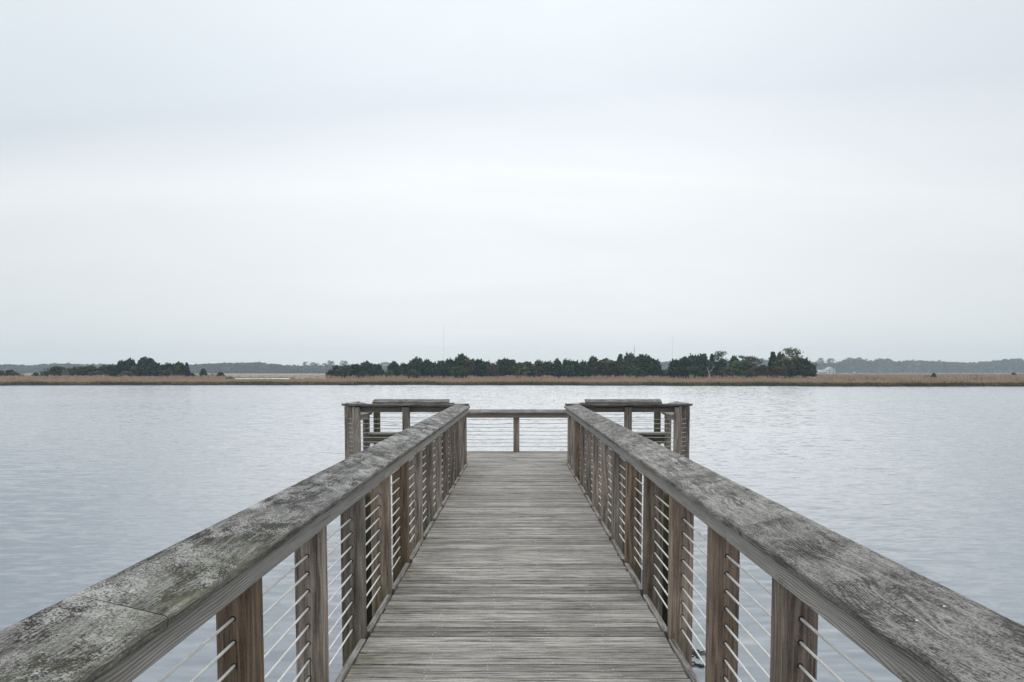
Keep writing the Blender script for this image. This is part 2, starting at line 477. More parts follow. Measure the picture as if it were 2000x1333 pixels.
def h_rail(root, p0, p1, zt, h=0.088):
    mb = MB([M_RAIL])
    d = Vector((p1[0] - p0[0], p1[1] - p0[1], 0)).normalized()
    sd = Vector((-d.y, d.x, 0))
    mb.beam((p0[0], p0[1], zt - h / 2), (p1[0], p1[1], zt - h / 2), sd, (0, 0, 1), 0.038, h, 0.005, 1, 5, 0, 0.75, shade=0.4)
    part(mb, 'side_rail', root)

M_CABLE_BACKLIT = plain('backlit_dark_cable', (0.10, 0.10, 0.105), 0.5, 0.5)  # dark copy of the pale cable: backlit shade put into its colour
def run_cables(root, pts2, zs, sag=0.004, name='cable', mat=None):
    for z in zs:
        mb = MB([mat or M_CABLE])
        pts = []
        for (a, b) in zip(pts2[:-1], pts2[1:]):
            g = random.random()
            sg = sag * (random.uniform(2.5, 6) if g < 0.3 else random.uniform(0.2, 1.0))
            for q in (0, 0.2, 0.4, 0.6, 0.8):
                pts.append((a[0] + (b[0] - a[0]) * q, a[1] + (b[1] - a[1]) * q, z - sg * 4 * q * (1 - q)))
        pts.append((*pts2[-1], z))
        mb.tube(pts, 0.0046, 6)
        part(mb, name, root, smooth=True)

ZH = zi(15.0)
XO = 3.44                                     # outer edge of the platform rails
FY0 = 17.16                                   # front face of the far posts
ZLOW = 0.900
for s in (-1, 1):
    side = 'left' if s < 0 else 'right'
    # near rail of the platform, turning off the walkway rail
    r = thing('railing', (s * 2.2, 14.79, 0), f'high cable railing on the near edge of the {side} wing of the platform', 'railing', 'railings round the platform')
    ym = 14.69 + CAP_W * 0.974 / 2
    straight_cap(r, (s * (0.935 + CAP_W / 2), ym), (s * (XO - CAP_W / 2), ym), (0, 1), ZH, M_CAPR if s > 0 else M_CAPL, 1.0, -1.0)
    h_rail(r, (s * 1.14, 14.90), (s * 3.27, 14.90), ZH - CAP_T + 0.01)
    for xi_ in (2.12, 3.10):
        x0 = xi_ if s > 0 else -xi_ - PS
        part(post_mesh(x0, 14.72, -0.42, ZH - 0.016, 0.35 if xi_ < 3 else 0.62, 0.15, CZ, hole_faces=('-x', '+x')), 'post', r)
    run_cables(r, [(s * 1.137, 14.79), (s * 2.19, 14.79), (s * 3.17, 14.79), (s * 3.385, 14.955)], CZ, 0.002)
    # side rail of the wing
    r = thing('railing', (s * 3.38, 15.5, 0), f'short high railing closing the outer {side} end of the platform', 'railing', 'railings round the platform')
    straight_cap(r, (s * (XO - CAP_W / 2), 14.69 + CAP_W / 2), (s * (XO - CAP_W / 2), 16.12), (-s, 0), ZH + 0.001, M_CAPL, -1.0, 0.0)
    for y0 in (14.95, 15.98):
        xa = 3.31 if y0 < 15.5 else 3.405
        x0 = xa if s > 0 else -xa - PS
        part(post_mesh(x0, y0, -0.42, ZH - 0.008, 0.6, 0.15, CZ), 'post', r)
    h_rail(r, (s * 3.29, 15.09), (s * 3.29, 16.1), ZH - CAP_T + 0.01)
    run_cables(r, [(s * 3.38, 15.0), (s * 3.38, 16.05)], CZ, 0.001)
    # low corner piece
    r = thing('railing', (s * 3.4, 16.9, 0), f'low mitred corner of railing at the far {side} corner of the platform', 'railing', 'railings round the platform')
    ym = 17.09 + CAP_W * 0.974 / 2
    xm = 3.36 + CAP_W / 2
    straight_cap(r, (s * xm, 16.16), (s * xm, ym), (-s, 0), ZLOW, M_CAPR, 0.0, -1.0)
    straight_cap(r, (s * xm, ym), (s * 3.32, ym), (0, -1), ZLOW + 0.001, M_CAPL, 1.0, 0.0)
    x0 = 3.40 if s > 0 else -3.40 - PS
    part(post_mesh(x0, FY0, -0.42, ZLOW - 0.006, 0.62, 0.2, CZ[2:]), 'post', r)
    h_rail(r, (s * 3.39, 16.18), (s * 3.39, FY0), ZLOW - CAP_T + 0.01)
    run_cables(r, [(s * 3.47, 16.05), (s * 3.47, FY0 + 0.05)], [z for z in CZ if z < 0.8], 0.002)
    # high rail behind the bench
    r = thing('railing', (s * 2.4, FY0, 0), f'high railing with mossy posts behind the {side} bench', 'railing', 'railings round the platform')
    straight_cap(r, (s * 3.30, ym), (s * 1.56, ym), (0, -1), ZH + 0.012, M_CAPR, 0.0, 0.0)
    h_rail(r, (s * 3.29, FY0 - 0.019), (s * 1.57, FY0 - 0.019), ZH - CAP_T + 0.02)
    for xi_ in (1.44, 3.155):
        x0 = xi_ if s > 0 else -xi_ - PS
        mats = [M_MOSSY, M_HOLE] if xi_ > 2 else None
        part(post_mesh(x0, FY0, -0.42, ZH - 0.006, 0.5, 0.35, CZ, mats=mats), 'post', r, 'green mossy post' if xi_ > 2 else None)
    run_cables(r, [(s * 1.5, FY0 + PS / 2), (s * 3.22, FY0 + PS / 2), (s * 3.46, FY0 + PS / 2)], CZ, 0.006, 'cable', M_CABLE_BACKLIT)
    # bench
    b = thing('bench', (s * 2.4, 16.9, 0), f'mossy wooden bench against the high railing in the {side} wing', 'bench', 'benches on the platform')
    mb = MB([M_DECK])
    mb.beam((s * 1.62, 16.775, 0.449), (s * 3.33, 16.775, 0.449), (0, 1, 0), (0, 0, 1), 0.19, 0.038, 0.006, 2, 6, 0, 0.2)
    mb.beam((s * 1.62, 16.97, 0.449), (s * 3.33, 16.97, 0.449), (0, 1, 0), (0, 0, 1), 0.19, 0.038, 0.006, 2, 6, 0, 0.3)
    part(mb, 'seat', b)
    mb = MB([M_MOSSY])
    mb.beam((s * 1.66, 16.74, 0.327), (s * 3.30, 16.74, 0.327), (0, 1, 0), (0, 0, 1), 0.038, 0.2, 0.005, 1, 5, 0, 0.3)
    part(mb, 'apron', b, 'green stained front board')
    for lx in (1.8, 2.5, 3.14):
        mb = MB([M_MOSSY])
        mb.beam((s * lx, 16.83, 0.0), (s * lx, 16.83, 0.43), (1, 0, 0), (0, 1, 0), 0.09, 0.13, 0.005, 1, 4, 0, 0.3)
        part(mb, 'leg', b)
# low middle rail
r = thing('railing', (0, FY0, 0), 'low cable railing with sagging wires across the far end of the walkway', 'railing', 'railings round the platform')
ym = 17.09 + CAP_W * 0.974 / 2
straight_cap(r, (-1.53, ym), (1.53, ym), (0, -1), ZLOW + 0.01, M_CAPR)
h_rail(r, (-1.43, FY0 - 0.019), (1.43, FY0 - 0.019), ZLOW - CAP_T + 0.014)
CZL = [0.74 - 0.0893 * k for k in range(8)]
part(post_mesh(-0.085, FY0, -0.42, ZLOW - 0.004, 0.72, 0.35, CZL, hole_faces=('-x', '+x')), 'post', r)
run_cables(r, [(-1.46, FY0 + PS / 2), (-0.015, FY0 + PS / 2), (1.46, FY0 + PS / 2)], CZL, 0.007, 'cable', M_CABLE_BACKLIT)

# --- piles beside the walkway
M_PILE = wood('wet_dark_pile_wood', (0.014, 0.014, 0.011), (0.034, 0.034, 0.026), (0.07, 0.07, 0.055), ring_w=0.2)
def pile(x, y, top, label):
    t = thing('piling', (x, y, -2.6), label, 'piling', 'pilings beside the walkway')
    mb = MB([M_PILE])
    vs, bc, ms = [], [], []
    n, hs = 16, [-2.6 + (top + 2.58) * q / 6 for q in range(7)] + [top]
    off = random.uniform(0, 50)
    for i, z in enumerate(hs):
        for j in range(n):
            a = 2 * math.pi * j / n
            rr = (0.132 - 0.004 * i + random.gauss(0, 0.0015)) * (0.93 if i == len(hs) - 1 else 1)
            vs.append((x + rr * math.cos(a), y + rr * math.sin(a), z))
            bc.append((z + off, a * 0.13, off))
            ms.append(1.0 if z > top - 0.5 else 0.1)
    fs = [(i * n + j, i * n + (j + 1) % n, (i + 1) * n + (j + 1) % n, (i + 1) * n + j) for i in range(len(hs) - 1) for j in range(n)]
    fs.append(tuple(range((len(hs) - 1) * n, len(hs) * n)))
    mb.add(vs, fs, bc, 0, 0.2, 0.4, ms)
    part(mb, 'timber_pile', t, smooth=True)
    mb = MB([M_HOLE])
    for z in ((-0.12,) if top > 0 else (-0.4,)):
        sx = 1 if x < 0 else -1
        mb.tube([(x, y, z), (x + sx * 0.2, y, z)], 0.012, 8)
    part(mb, 'bolt', t)
pile(-1.29, 6.4, 0.71, 'dark mossy round piling outside the left walkway railing')
pile(1.29, 6.4, 0.71, 'dark mossy round piling outside the right walkway railing')
for sx, side in ((-1, 'left'), (1, 'right')):
    pile(sx * 0.72, 10.9, -0.26, f'round piling under the middle of the walkway on its {side} side')
    pile(sx * 3.15, 15.05, -0.26, f'round piling under the near outer corner of the {side} platform wing')
    pile(sx * 3.15, 17.12, -0.26, f'round piling under the far outer corner of the {side} platform wing')

# ------------------------------------------------------------------ water
M_WATER = material('rippled_water')
nb = NB(M_WATER.node_tree)
pos = nb.n('ShaderNodeNewGeometry').outputs['Position']
def slopes(scale, loc, detail, kx, ky):
    t = nb.n('ShaderNodeTexNoise', {'Vector': nb.mapping(pos, scale, loc), 'Scale': 1.0, 'Detail': detail, 'Roughness': 0.55, 'Distortion': 0.25}).outputs['Color']
    t = nb.n('ShaderNodeVectorMath', {0: t, 1: (0.5, 0.5, 0.5)}, operation='SUBTRACT').outputs[0]
    return nb.n('ShaderNodeVectorMath', {0: t, 1: (kx, ky, 0.0)}, operation='MULTIPLY').outputs[0]
calm = nb.step(nb.noise(nb.mapping(pos, (0.02, 0.05, 1)), 1.0, 3, 0.5), 0.3, 0.7, 0.80, 1.10)
a1 = slopes((0.9, 3.3, 1), (0, 0, 0), 3, 0.15, 0.36)
a2 = slopes((2.2, 7.0, 1), (9, 3, 0), 2, 0.18, 0.35)
a3 = slopes((0.10, 0.36, 1), (2, 5, 0), 2, 0.015, 0.03)
sm = nb.n('ShaderNodeVectorMath', {0: a1, 1: a2}, operation='ADD').outputs[0]
sm = nb.n('ShaderNodeVectorMath', {0: sm, 1: a3}, operation='ADD').outputs[0]
sm = nb.n('ShaderNodeVectorMath', {0: sm, 'Scale': calm}, operation='SCALE').outputs[0]
sm = nb.n('ShaderNodeVectorMath', {0: sm, 1: (0, -0.045, 1)}, operation='ADD').outputs[0]
bn = nb.n('ShaderNodeVectorMath', {0: sm}, operation='NORMALIZE').outputs[0]
p = nb.n('ShaderNodeBsdfPrincipled', {'Base Color': (0.215, 0.24, 0.268, 1), 'Roughness': 0.09, 'IOR': 1.333, 'Normal': bn})
nb.n('ShaderNodeOutputMaterial', {'Surface': p.outputs[0]})
me = bpy.data.meshes.new('water')
S = 4000
me.from_pydata([(-S, -S, 0), (S, -S, 0), (S, S, 0), (-S, S, 0)], [], [(0, 1, 2, 3)])
me.materials.append(M_WATER)
water = bpy.data.objects.new('water', me)
water.location.z = WATER
COL.objects.link(water)
tag(water, 'calm grey rippled water of a wide creek', None, None, 'structure')

# ------------------------------------------------------------------ marsh
def vnoise(x, seed):
    """smooth 1-D value noise"""
    r_ = np.random.default_rng(seed).random(4096)
    x = np.asarray(x, dtype=float) + 1000.0
    i = np.floor(x).astype(int)
    f = x - i
    f = f * f * (3 - 2 * f)
    return r_[i % 4096] * (1 - f) + r_[(i + 1) % 4096] * f

def shore(u):
    """distance of the bank for a bearing u = x / y"""
    px = 1010 + np.asarray(u) * F
    base = np.interp(px, [-800, 0, 300, 640, 900, 1300, 1600, 2000, 3000], [198, 197, 200, 203, 202, 192, 184, 183, 185])
    return base + 5.0 * (vnoise(px / 55, 3) - 0.5) + 2.0 * (vnoise(px / 14, 4) - 0.5)

def creek(u, d):
    """1 inside the pool of water behind the front strip of marsh"""
    px = 1010 + u * F
    a = np.clip((px - 452) / 12, 0, 1) * np.clip((600 - px) / 60, 0, 1)
    return a * (d > 285) * (d < 440)

px_g = np.arange(-900, 2960, 9.0)
d_g = np.concatenate([[178], np.arange(180, 216, 1.5), np.geomspace(217, 1500, 46), [3500]])
U, D = np.meshgrid((px_g - 1010) / F, d_g)
sd = D - shore(U)
H = np.interp(sd, [-3, -0.2, 0.2, 2.5, 12, 200, 4000], [-0.6, -0.12, 0.22, 0.45, 0.6, 0.7, 0.9])
H = np.where(creek(U, D) > 0.5, -0.3, H)
H += np.where(sd > 3, 0.12 * (vnoise(U.ravel() * 300 + D.ravel() * 0.3, 9).reshape(U.shape) - 0.5), 0)
V = np.stack([U * D, D, H + WATER], -1).reshape(-1, 3)
nr, nc = U.shape
idx = np.arange(nr * nc).reshape(nr, nc)
Fq = np.stack([idx[:-1, :-1], idx[:-1, 1:], idx[1:, 1:], idx[1:, :-1]], -1).reshape(-1, 4)
M_MARSH = material('marsh_mud_and_thatch')
nb = NB(M_MARSH.node_tree)
pos = nb.n('ShaderNodeNewGeometry').outputs['Position']
hz = nb.n('ShaderNodeSeparateXYZ', {0: pos}).outputs[2]
n1 = nb.noise(nb.mapping(pos, (0.25, 0.12, 1)), 1.0, 5, 0.6)
tan = nb.ramp(n1, [(0.25, (0.17, 0.13, 0.085)), (0.5, (0.31, 0.235, 0.16)), (0.75, (0.38, 0.30, 0.215))])
mud = nb.mix(n1, (0.025, 0.022, 0.019), (0.05, 0.044, 0.036))
finish(nb, nb.mix(nb.step(hz, WATER + 0.28, WATER + 0.5), mud, tan), 0.9, 0.2)
me = bpy.data.meshes.new('marsh')
me.from_pydata(V.tolist(), [], Fq.tolist())
me.materials.append(M_MARSH)
marsh = bpy.data.objects.new('marsh', me)
COL.objects.link(marsh)
tag(marsh, 'low marsh with a dark mud bank at the water', None, None, 'structure')

# marsh grass: tufts of blades standing on the marsh
def make_grass():
    us, ds, hs, ws, tn = [], [], [], [], []
    def band(n, off0, off1, h0, h1, w0, w1, t0, t1, px0=-300, px1=2300, power=1.0):
        px = rng.uniform(px0, px1, n)
        u = (px - 1010) / F
        d = shore(u) + off0 + (off1 - off0) * rng.random(n) ** power
        clump = vnoise(px / 16 + d * 0.05, 11) * 0.6 + vnoise(px / 5, 12) * 0.4
        h = (h0 + (h1 - h0) * rng.random(n)) * (0.75 + 0.5 * clump)
        us.append(u); ds.append(d); hs.append(h)
        ws.append(rng.uniform(w0, w1, n))
        tn.append(np.clip(t0 + (t1 - t0) * rng.random(n) + 0.22 * (vnoise(px / 40 + d * 0.02, 13) - 0.5), 0, 1))
    band(17000, 0.6, 4, 0.25, 0.6, 0.25, 0.5, 0.02, 0.20)             # dark olive edge
    band(26000, 2.5, 24, 0.45, 0.8, 0.3, 0.6, 0.30, 0.55)             # yellow tan
    band(26000, 20, 95, 0.5, 0.95, 0.4, 0.9, 0.40, 0.80)              # tan
    band(9000, 60, 100, 1.0, 2.0, 0.25, 0.6, 0.72, 0.95, 620, 1640)    # tall pinkish reeds before the trees
    band(6000, 55, 100, 0.9, 1.9, 0.25, 0.6, 0.66, 0.9, -300, 440)
    band(9000, 30, 150, 0.9, 1.9, 0.4, 1.2, 0.66, 0.95, 1580, 2300)    # brown reeds on the right
    band(7000, 100, 900, 0.6, 1.2, 0.8, 2.4, 0.75, 1.0, 1500, 2300, 1.5)
    band(5000, 90, 500, 0.6, 1.3, 0.8, 2.0, 0.6, 0.95, -300, 1700, 1.4)
    u = np.concatenate(us); d = np.concatenate(ds); h = np.concatenate(hs); w = np.concatenate(ws); t = np.concatenate(tn)
    keep = creek(u, d) < 0.5
    far = (u > (440 - 1010) / F) & (u < (640 - 1010) / F) & (d > 240)
    h = np.where(far, np.minimum(h, 0.35), h)
    u, d, h, w, t = u[keep], d[keep], h[keep], w[keep], t[keep]
    n = len(u)
    sdx = d - shore(u)
    z0 = WATER + np.interp(sdx, [0.2, 2.5, 12, 200, 4000], [0.2, 0.4, 0.52, 0.62, 0.8])
    x = u * d
    ang = rng.uniform(0, math.pi, n)
    # each tuft: three leaning blades
    P, T = [], []
    for k in range(3):
        a = ang + k * 2.1
        cx, cy = np.cos(a) * w * 0.5, np.sin(a) * w * 0.5
        lean = rng.normal(0, 0.22, n)
        hk = h * rng.uniform(0.6, 1.05, n)
        ox = rng.normal(0, 0.35, n) * w
        p0 = np.stack([x + ox - cx * 0.6, d - cy * 0.6, z0], -1)
        p1 = np.stack([x + ox + cx * 0.6, d + cy * 0.6, z0], -1)
        p2 = np.stack([x + ox + cx * 0.45 + lean * hk, d + cy * 0.4, z0 + hk], -1)
        p3 = np.stack([x + ox - cx * 0.25 + lean * hk, d - cy * 0.3, z0 + hk * rng.uniform(0.75, 1.0, n)], -1)
        P.append(np.stack([p0, p1, p2, p3], 1))
        T.append(np.repeat(t + rng.normal(0, 0.05, n), 4))
    P = np.concatenate(P).reshape(-1, 3)
    T = np.concatenate(T)
    me = bpy.data.meshes.new('marsh_grass')
    me.from_pydata(P.tolist(), [], np.arange(len(P)).reshape(-1, 4).tolist())
    q = me.attributes.new('tint', 'FLOAT', 'POINT')
    q.data.foreach_set('value', T.astype(np.float32))
    m = material('dry_marsh_grass')
    nb = NB(m.node_tree)
    c = nb.ramp(nb.attr('tint', 'Fac'), [(0.0, (0.10, 0.088, 0.042)), (0.2, (0.22, 0.18, 0.10)), (0.4, (0.50, 0.372, 0.245)), (0.6, (0.46, 0.338, 0.245)), (0.8, (0.48, 0.365, 0.29)), (1.0, (0.33, 0.255, 0.20))])
    finish(nb, c, 0.85, 0.15)
    me.materials.append(m)
    o = bpy.data.objects.new('marsh_grass', me)
    COL.objects.link(o)
    tag(o, 'dry tan and reddish marsh grass covering the low bank', None, None, 'stuff')
make_grass()

# ------------------------------------------------------------------ foliage
M_LEAF = material('evergreen_foliage')
nb = NB(M_LEAF.node_tree)
oi = nb.n('ShaderNodeObjectInfo')
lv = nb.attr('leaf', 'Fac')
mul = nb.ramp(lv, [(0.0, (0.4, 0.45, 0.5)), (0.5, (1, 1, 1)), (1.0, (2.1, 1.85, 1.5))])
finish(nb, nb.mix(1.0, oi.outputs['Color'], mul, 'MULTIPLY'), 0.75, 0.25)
M_BARK = plain('grey_brown_bark', (0.10, 0.085, 0.07), 0.9, 0.2, var=0.3, vscale=3)
M_DEAD = plain('bleached_dead_wood', (0.55, 0.51, 0.46), 0.9, 0.2, var=0.2, vscale=3)
M_WOODHAZE = material('far_wood_foliage')
nb = NB(M_WOODHAZE.node_tree)
c = nb.ramp(nb.attr('leaf', 'Fac'), [(0.0, (0.028, 0.038, 0.032)), (0.45, (0.045, 0.06, 0.045)), (0.7, (0.08, 0.075, 0.065)), (1.0, (0.13, 0.115, 0.10))])
finish(nb, c, 0.85, 0.1)

def leaf_mesh(name, C, S, L, mat, seed, flat=0.0, up=0.5):
    """quads of size S centred at C (n,3); up: how far the leaves lean upward"""
    r_ = np.random.default_rng(seed)
    n = len(C)
    a = r_.normal(0, 1, (n, 3))
    a[:, 2] = a[:, 2] * (1 - flat) + up * np.abs(r_.normal(0, 1, n))
    a /= np.linalg.norm(a, axis=1)[:, None] + 1e-9
    b = r_.normal(0, 1, (n, 3))
    b -= (b * a).sum(1)[:, None] * a
    b /= np.linalg.norm(b, axis=1)[:, None] + 1e-9
    S = np.asarray(S)[:, None]
    P = np.stack([C - a * S * 0.7, C + b * S * 0.42, C + a * S * 0.9, C - b * S * 0.42], 1).reshape(-1, 3)
    me = bpy.data.meshes.new(name)
    me.from_pydata(P.tolist(), [], np.arange(n * 4).reshape(-1, 4).tolist())
    q = me.attributes.new('leaf', 'FLOAT', 'POINT')
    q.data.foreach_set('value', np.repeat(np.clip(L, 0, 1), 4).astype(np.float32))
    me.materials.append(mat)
    return me

def crown(kind, seed):
    """a crown 9 m tall and about 3.5 m in half width"""
    r_ = np.random.default_rng(seed)
    C, S, L = [], [], []
    Ht, W = 9.0, 3.5
    def spray(tip, root, n, spread, size, lv):
        q = r_.random(n) ** 0.8
        pts = root + (tip - root) * q[:, None] + r_.normal(0, 1, (n, 3)) * (spread * (1.02 - q))[:, None]
        C.append(pts); S.append(size * r_.uniform(0.6, 1.3, n) * (1.15 - 0.55 * q)); L.append(np.clip(lv + r_.normal(0, 0.1, n) + 0.15 * (q - 0.5), 0, 1))
    def env(z):
        z = z / Ht
        if kind == 'dome': return W * (0.62 + 0.5 * z if z < 0.45 else max(0.0, 0.84 * math.sqrt(max(0, 1 - ((z - 0.45) / 0.55) ** 2))))
        if kind == 'cone': return W * max(0.0, (0.95 * (1 - z) ** 0.8 if z > 0.12 else 0.8))
        if kind == 'spire': return W * max(0.0, 0.95 * (1 - 0.72 * z ** 2.2))
        if kind == 'mound': return W * max(0.0, math.sqrt(max(0, 1 - z ** 2)))
        if kind == 'wind': return W * (0.55 + 0.45 * z if z < 0.8 else max(0.0, 1 - (z - 0.8) / 0.2))
        return W * 0.8
    if kind == 'openpine':
        for i in range(15):
            z = r_.uniform(5.4, 8.8); a = r_.uniform(0, 6.283); rr = r_.uniform(0.4, 1.0) * W * (1.0 if z < 7.9 else 0.6)
            c = np.array([math.cos(a) * rr, math.sin(a) * rr, z])
            n = 60
            C.append(c + r_.normal(0, 1, (n, 3)) * np.array([0.75, 0.75, 0.28])); S.append(r_.uniform(0.2, 0.42, n)); L.append(np.clip(r_.normal(r_.uniform(0.3, 0.6), 0.1, n), 0, 1))
    elif kind == 'twig':
        for i in range(40):
            a = r_.uniform(0, 6.283); rr = W * math.sqrt(r_.random()) * 0.95
            tip = np.array([math.cos(a) * rr, math.sin(a) * rr, Ht * r_.uniform(0.6, 1.0) * (1 - 0.4 * (rr / W) ** 2)])
            spray(tip, np.array([tip[0] * 0.35, tip[1] * 0.35, 0.2]), 26, 0.5, 0.42, r_.uniform(0.3, 0.8))
    else:
        ns = 120
        leaders = [(r_.uniform(-0.8, 0.8) * W, r_.uniform(-0.5, 0.5) * W, r_.uniform(0.78, 0.98) * Ht) for _ in range(9)]
        leaders[0] = (r_.uniform(-0.5, 0.5) * W, 0.0, Ht)
        leaders[1] = (r_.uniform(-0.7, 0.7) * W, 0.0, Ht * 0.97)
        for i in range(ns):
            body = {'spire': 0.86, 'dome': 0.94, 'cone': 0.97, 'mound': 1.0, 'wind': 0.95}[kind]
            z = Ht * body * r_.random() ** 0.85
            a = r_.uniform(0, 6.283)
            e = env(z / body) * (0.8 + 0.3 * math.sin(a * 3 + seed) * math.sin(z * 1.3 + seed))
            rr = e * (r_.uniform(0.7, 1.0) if r_.random() < 0.65 else r_.uniform(0.95, 1.28))
            lift = r_.uniform(0.1, 1.1) if kind != 'wind' else r_.uniform(-0.2, 0.5)
            tip = np.array([math.cos(a) * rr + (1.2 * z / Ht if kind == 'wind' else 0), math.sin(a) * rr, min(z + lift, Ht * 1.0)])
            root = np.array([math.cos(a) * rr * 0.4, math.sin(a) * rr * 0.4, max(0.1, z - 0.7)])
            spray(tip, root, 34, 0.34, 0.44, r_.uniform(0.05, 0.85))
        if kind in ('spire', 'dome', 'cone'):
            for (lx, ly, lz) in leaders[:(9 if kind == 'spire' else 6 if kind == 'dome' else 2)]:
                e = max(env(min(lz, Ht) * 0.85) / W, 0.3)
                zz = lz if kind != 'dome' else lz * 0.985
                sx, sy = lx * e, ly * e
                spray(np.array([sx * 1.25, sy * 1.1, zz]), np.array([sx * 0.8, sy * 0.8, zz - 2.6]), 44, 0.38, 0.5, r_.uniform(0.15, 0.7))
        n = 500                                            # inner foliage, so that the crown closes
        z = Ht * r_.random(n) * 0.86
        a = r_.uniform(0, 6.283, n)
        rr = np.array([env(v) for v in z]) * np.sqrt(r_.random(n)) * 0.72
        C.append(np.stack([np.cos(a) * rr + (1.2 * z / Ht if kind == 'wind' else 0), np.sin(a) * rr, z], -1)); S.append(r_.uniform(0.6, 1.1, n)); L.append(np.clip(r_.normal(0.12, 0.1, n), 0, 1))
    return leaf_mesh('crown_' + kind, np.concatenate(C), np.concatenate(S), np.concatenate(L), M_LEAF, seed, 0.0, 0.7 if kind != 'openpine' else 0.1)

def trunk_mesh(kind, seed):
    r_ = random.Random(seed)
    mb = MB([M_BARK])
    if kind == 'openpine':
        top = 8.3
        mb.tube([(0, 0, -0.3), (0.12, 0, 3), (-0.1, 0.1, 6), (0.1, 0, top)], [0.26, 0.2, 0.14, 0.05], 6)
        for i in range(12):
            z = r_.uniform(4.9, 7.9); a = r_.uniform(0, 6.28); L = r_.uniform(1.5, 3.0)
            mb.tube([(0, 0, z), (math.cos(a) * L * 0.5, math.sin(a) * L * 0.5, z + 0.2), (math.cos(a) * L, math.sin(a) * L, z + 0.6)], [0.07, 0.05, 0.025], 4)
    elif kind in ('twig', 'mound'):
        for i in range(9):
            a = r_.uniform(0, 6.28); L = r_.uniform(0.8, 2.6)
            mb.tube([(0.1 * math.cos(a), 0.1 * math.sin(a), -0.2), (math.cos(a) * L * 0.5, math.sin(a) * L * 0.5, 3.5), (math.cos(a) * L, math.sin(a) * L, 7.0)], [0.1, 0.06, 0.02], 4)
    else:
        mb.tube([(0, 0, -0.3), (0.1, 0.05, 2.5), (-0.1, 0, 5), (0, 0, 7.6)], [0.3, 0.22, 0.13, 0.03], 6)
        for i in range(7):
            z = r_.uniform(0.8, 5.5); a = r_.uniform(0, 6.28); L = r_.uniform(1.0, 2.3)
            mb.tube([(0, 0, z), (math.cos(a) * L, math.sin(a) * L, z + 0.9)], [0.08, 0.03], 4)
    return mb

PROTO = {}
def proto(kind, var):
    key = (kind, var)
    if key not in PROTO:
        cm = crown(kind, 100 + 17 * var + sum(map(ord, kind)))
        tm = trunk_mesh(kind, 5 + var).build('trunk')
        COL.objects.unlink(tm)
        PROTO[key] = (cm, tm.data)
        bpy.data.objects.remove(tm)
    return PROTO[key]

TONES = {
    'dark':  (0.0470, 0.1007, 0.0480), 'black': (0.0278, 0.0640, 0.0353), 'green': (0.0661, 0.1393, 0.0424), 'olive': (0.1043, 0.1277, 0.0564),
    'brown': (0.1252, 0.1161, 0.0536), 'grey':  (0.1827, 0.1935, 0.1200), 'bright': (0.1252, 0.2033, 0.0593), 'pale':  (0.1478, 0.1839, 0.0875),
    'rust':  (0.1565, 0.1239, 0.0536), 'mound': (0.1079, 0.1355, 0.0733), 'haze': (0.0869, 0.1200, 0.0677),
}
GROUND = WATER + 0.55
def tree(px, top, half, kind, tone, dist, label, name='cedar_tree', cat='tree', group=None, var=0, ground=GROUND, wide=1.0):
    p = bearing(px, 727, dist)
    zt = bearing(px, top, dist).z
    hw = half / F * dist * wide * random.uniform(0.88, 1.15) * (1.62 if kind in ('spire', 'dome', 'cone', 'wind') else 1.15)
    h = max(1.0, zt - ground)
    cm, tm = proto(kind, var)
    e = bpy.data.objects.new(name, None)
    COL.objects.link(e)
    e.location = (p.x, dist, ground)
    tag(e, label, cat, group)
    rz = random.uniform(0, 6.283)
    jit = tuple(c * random.uniform(0.9, 1.12) for c in TONES[tone])
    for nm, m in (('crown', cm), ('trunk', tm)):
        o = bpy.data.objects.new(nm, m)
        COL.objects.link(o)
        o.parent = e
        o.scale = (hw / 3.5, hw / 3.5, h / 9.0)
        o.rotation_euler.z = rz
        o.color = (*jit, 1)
    return e

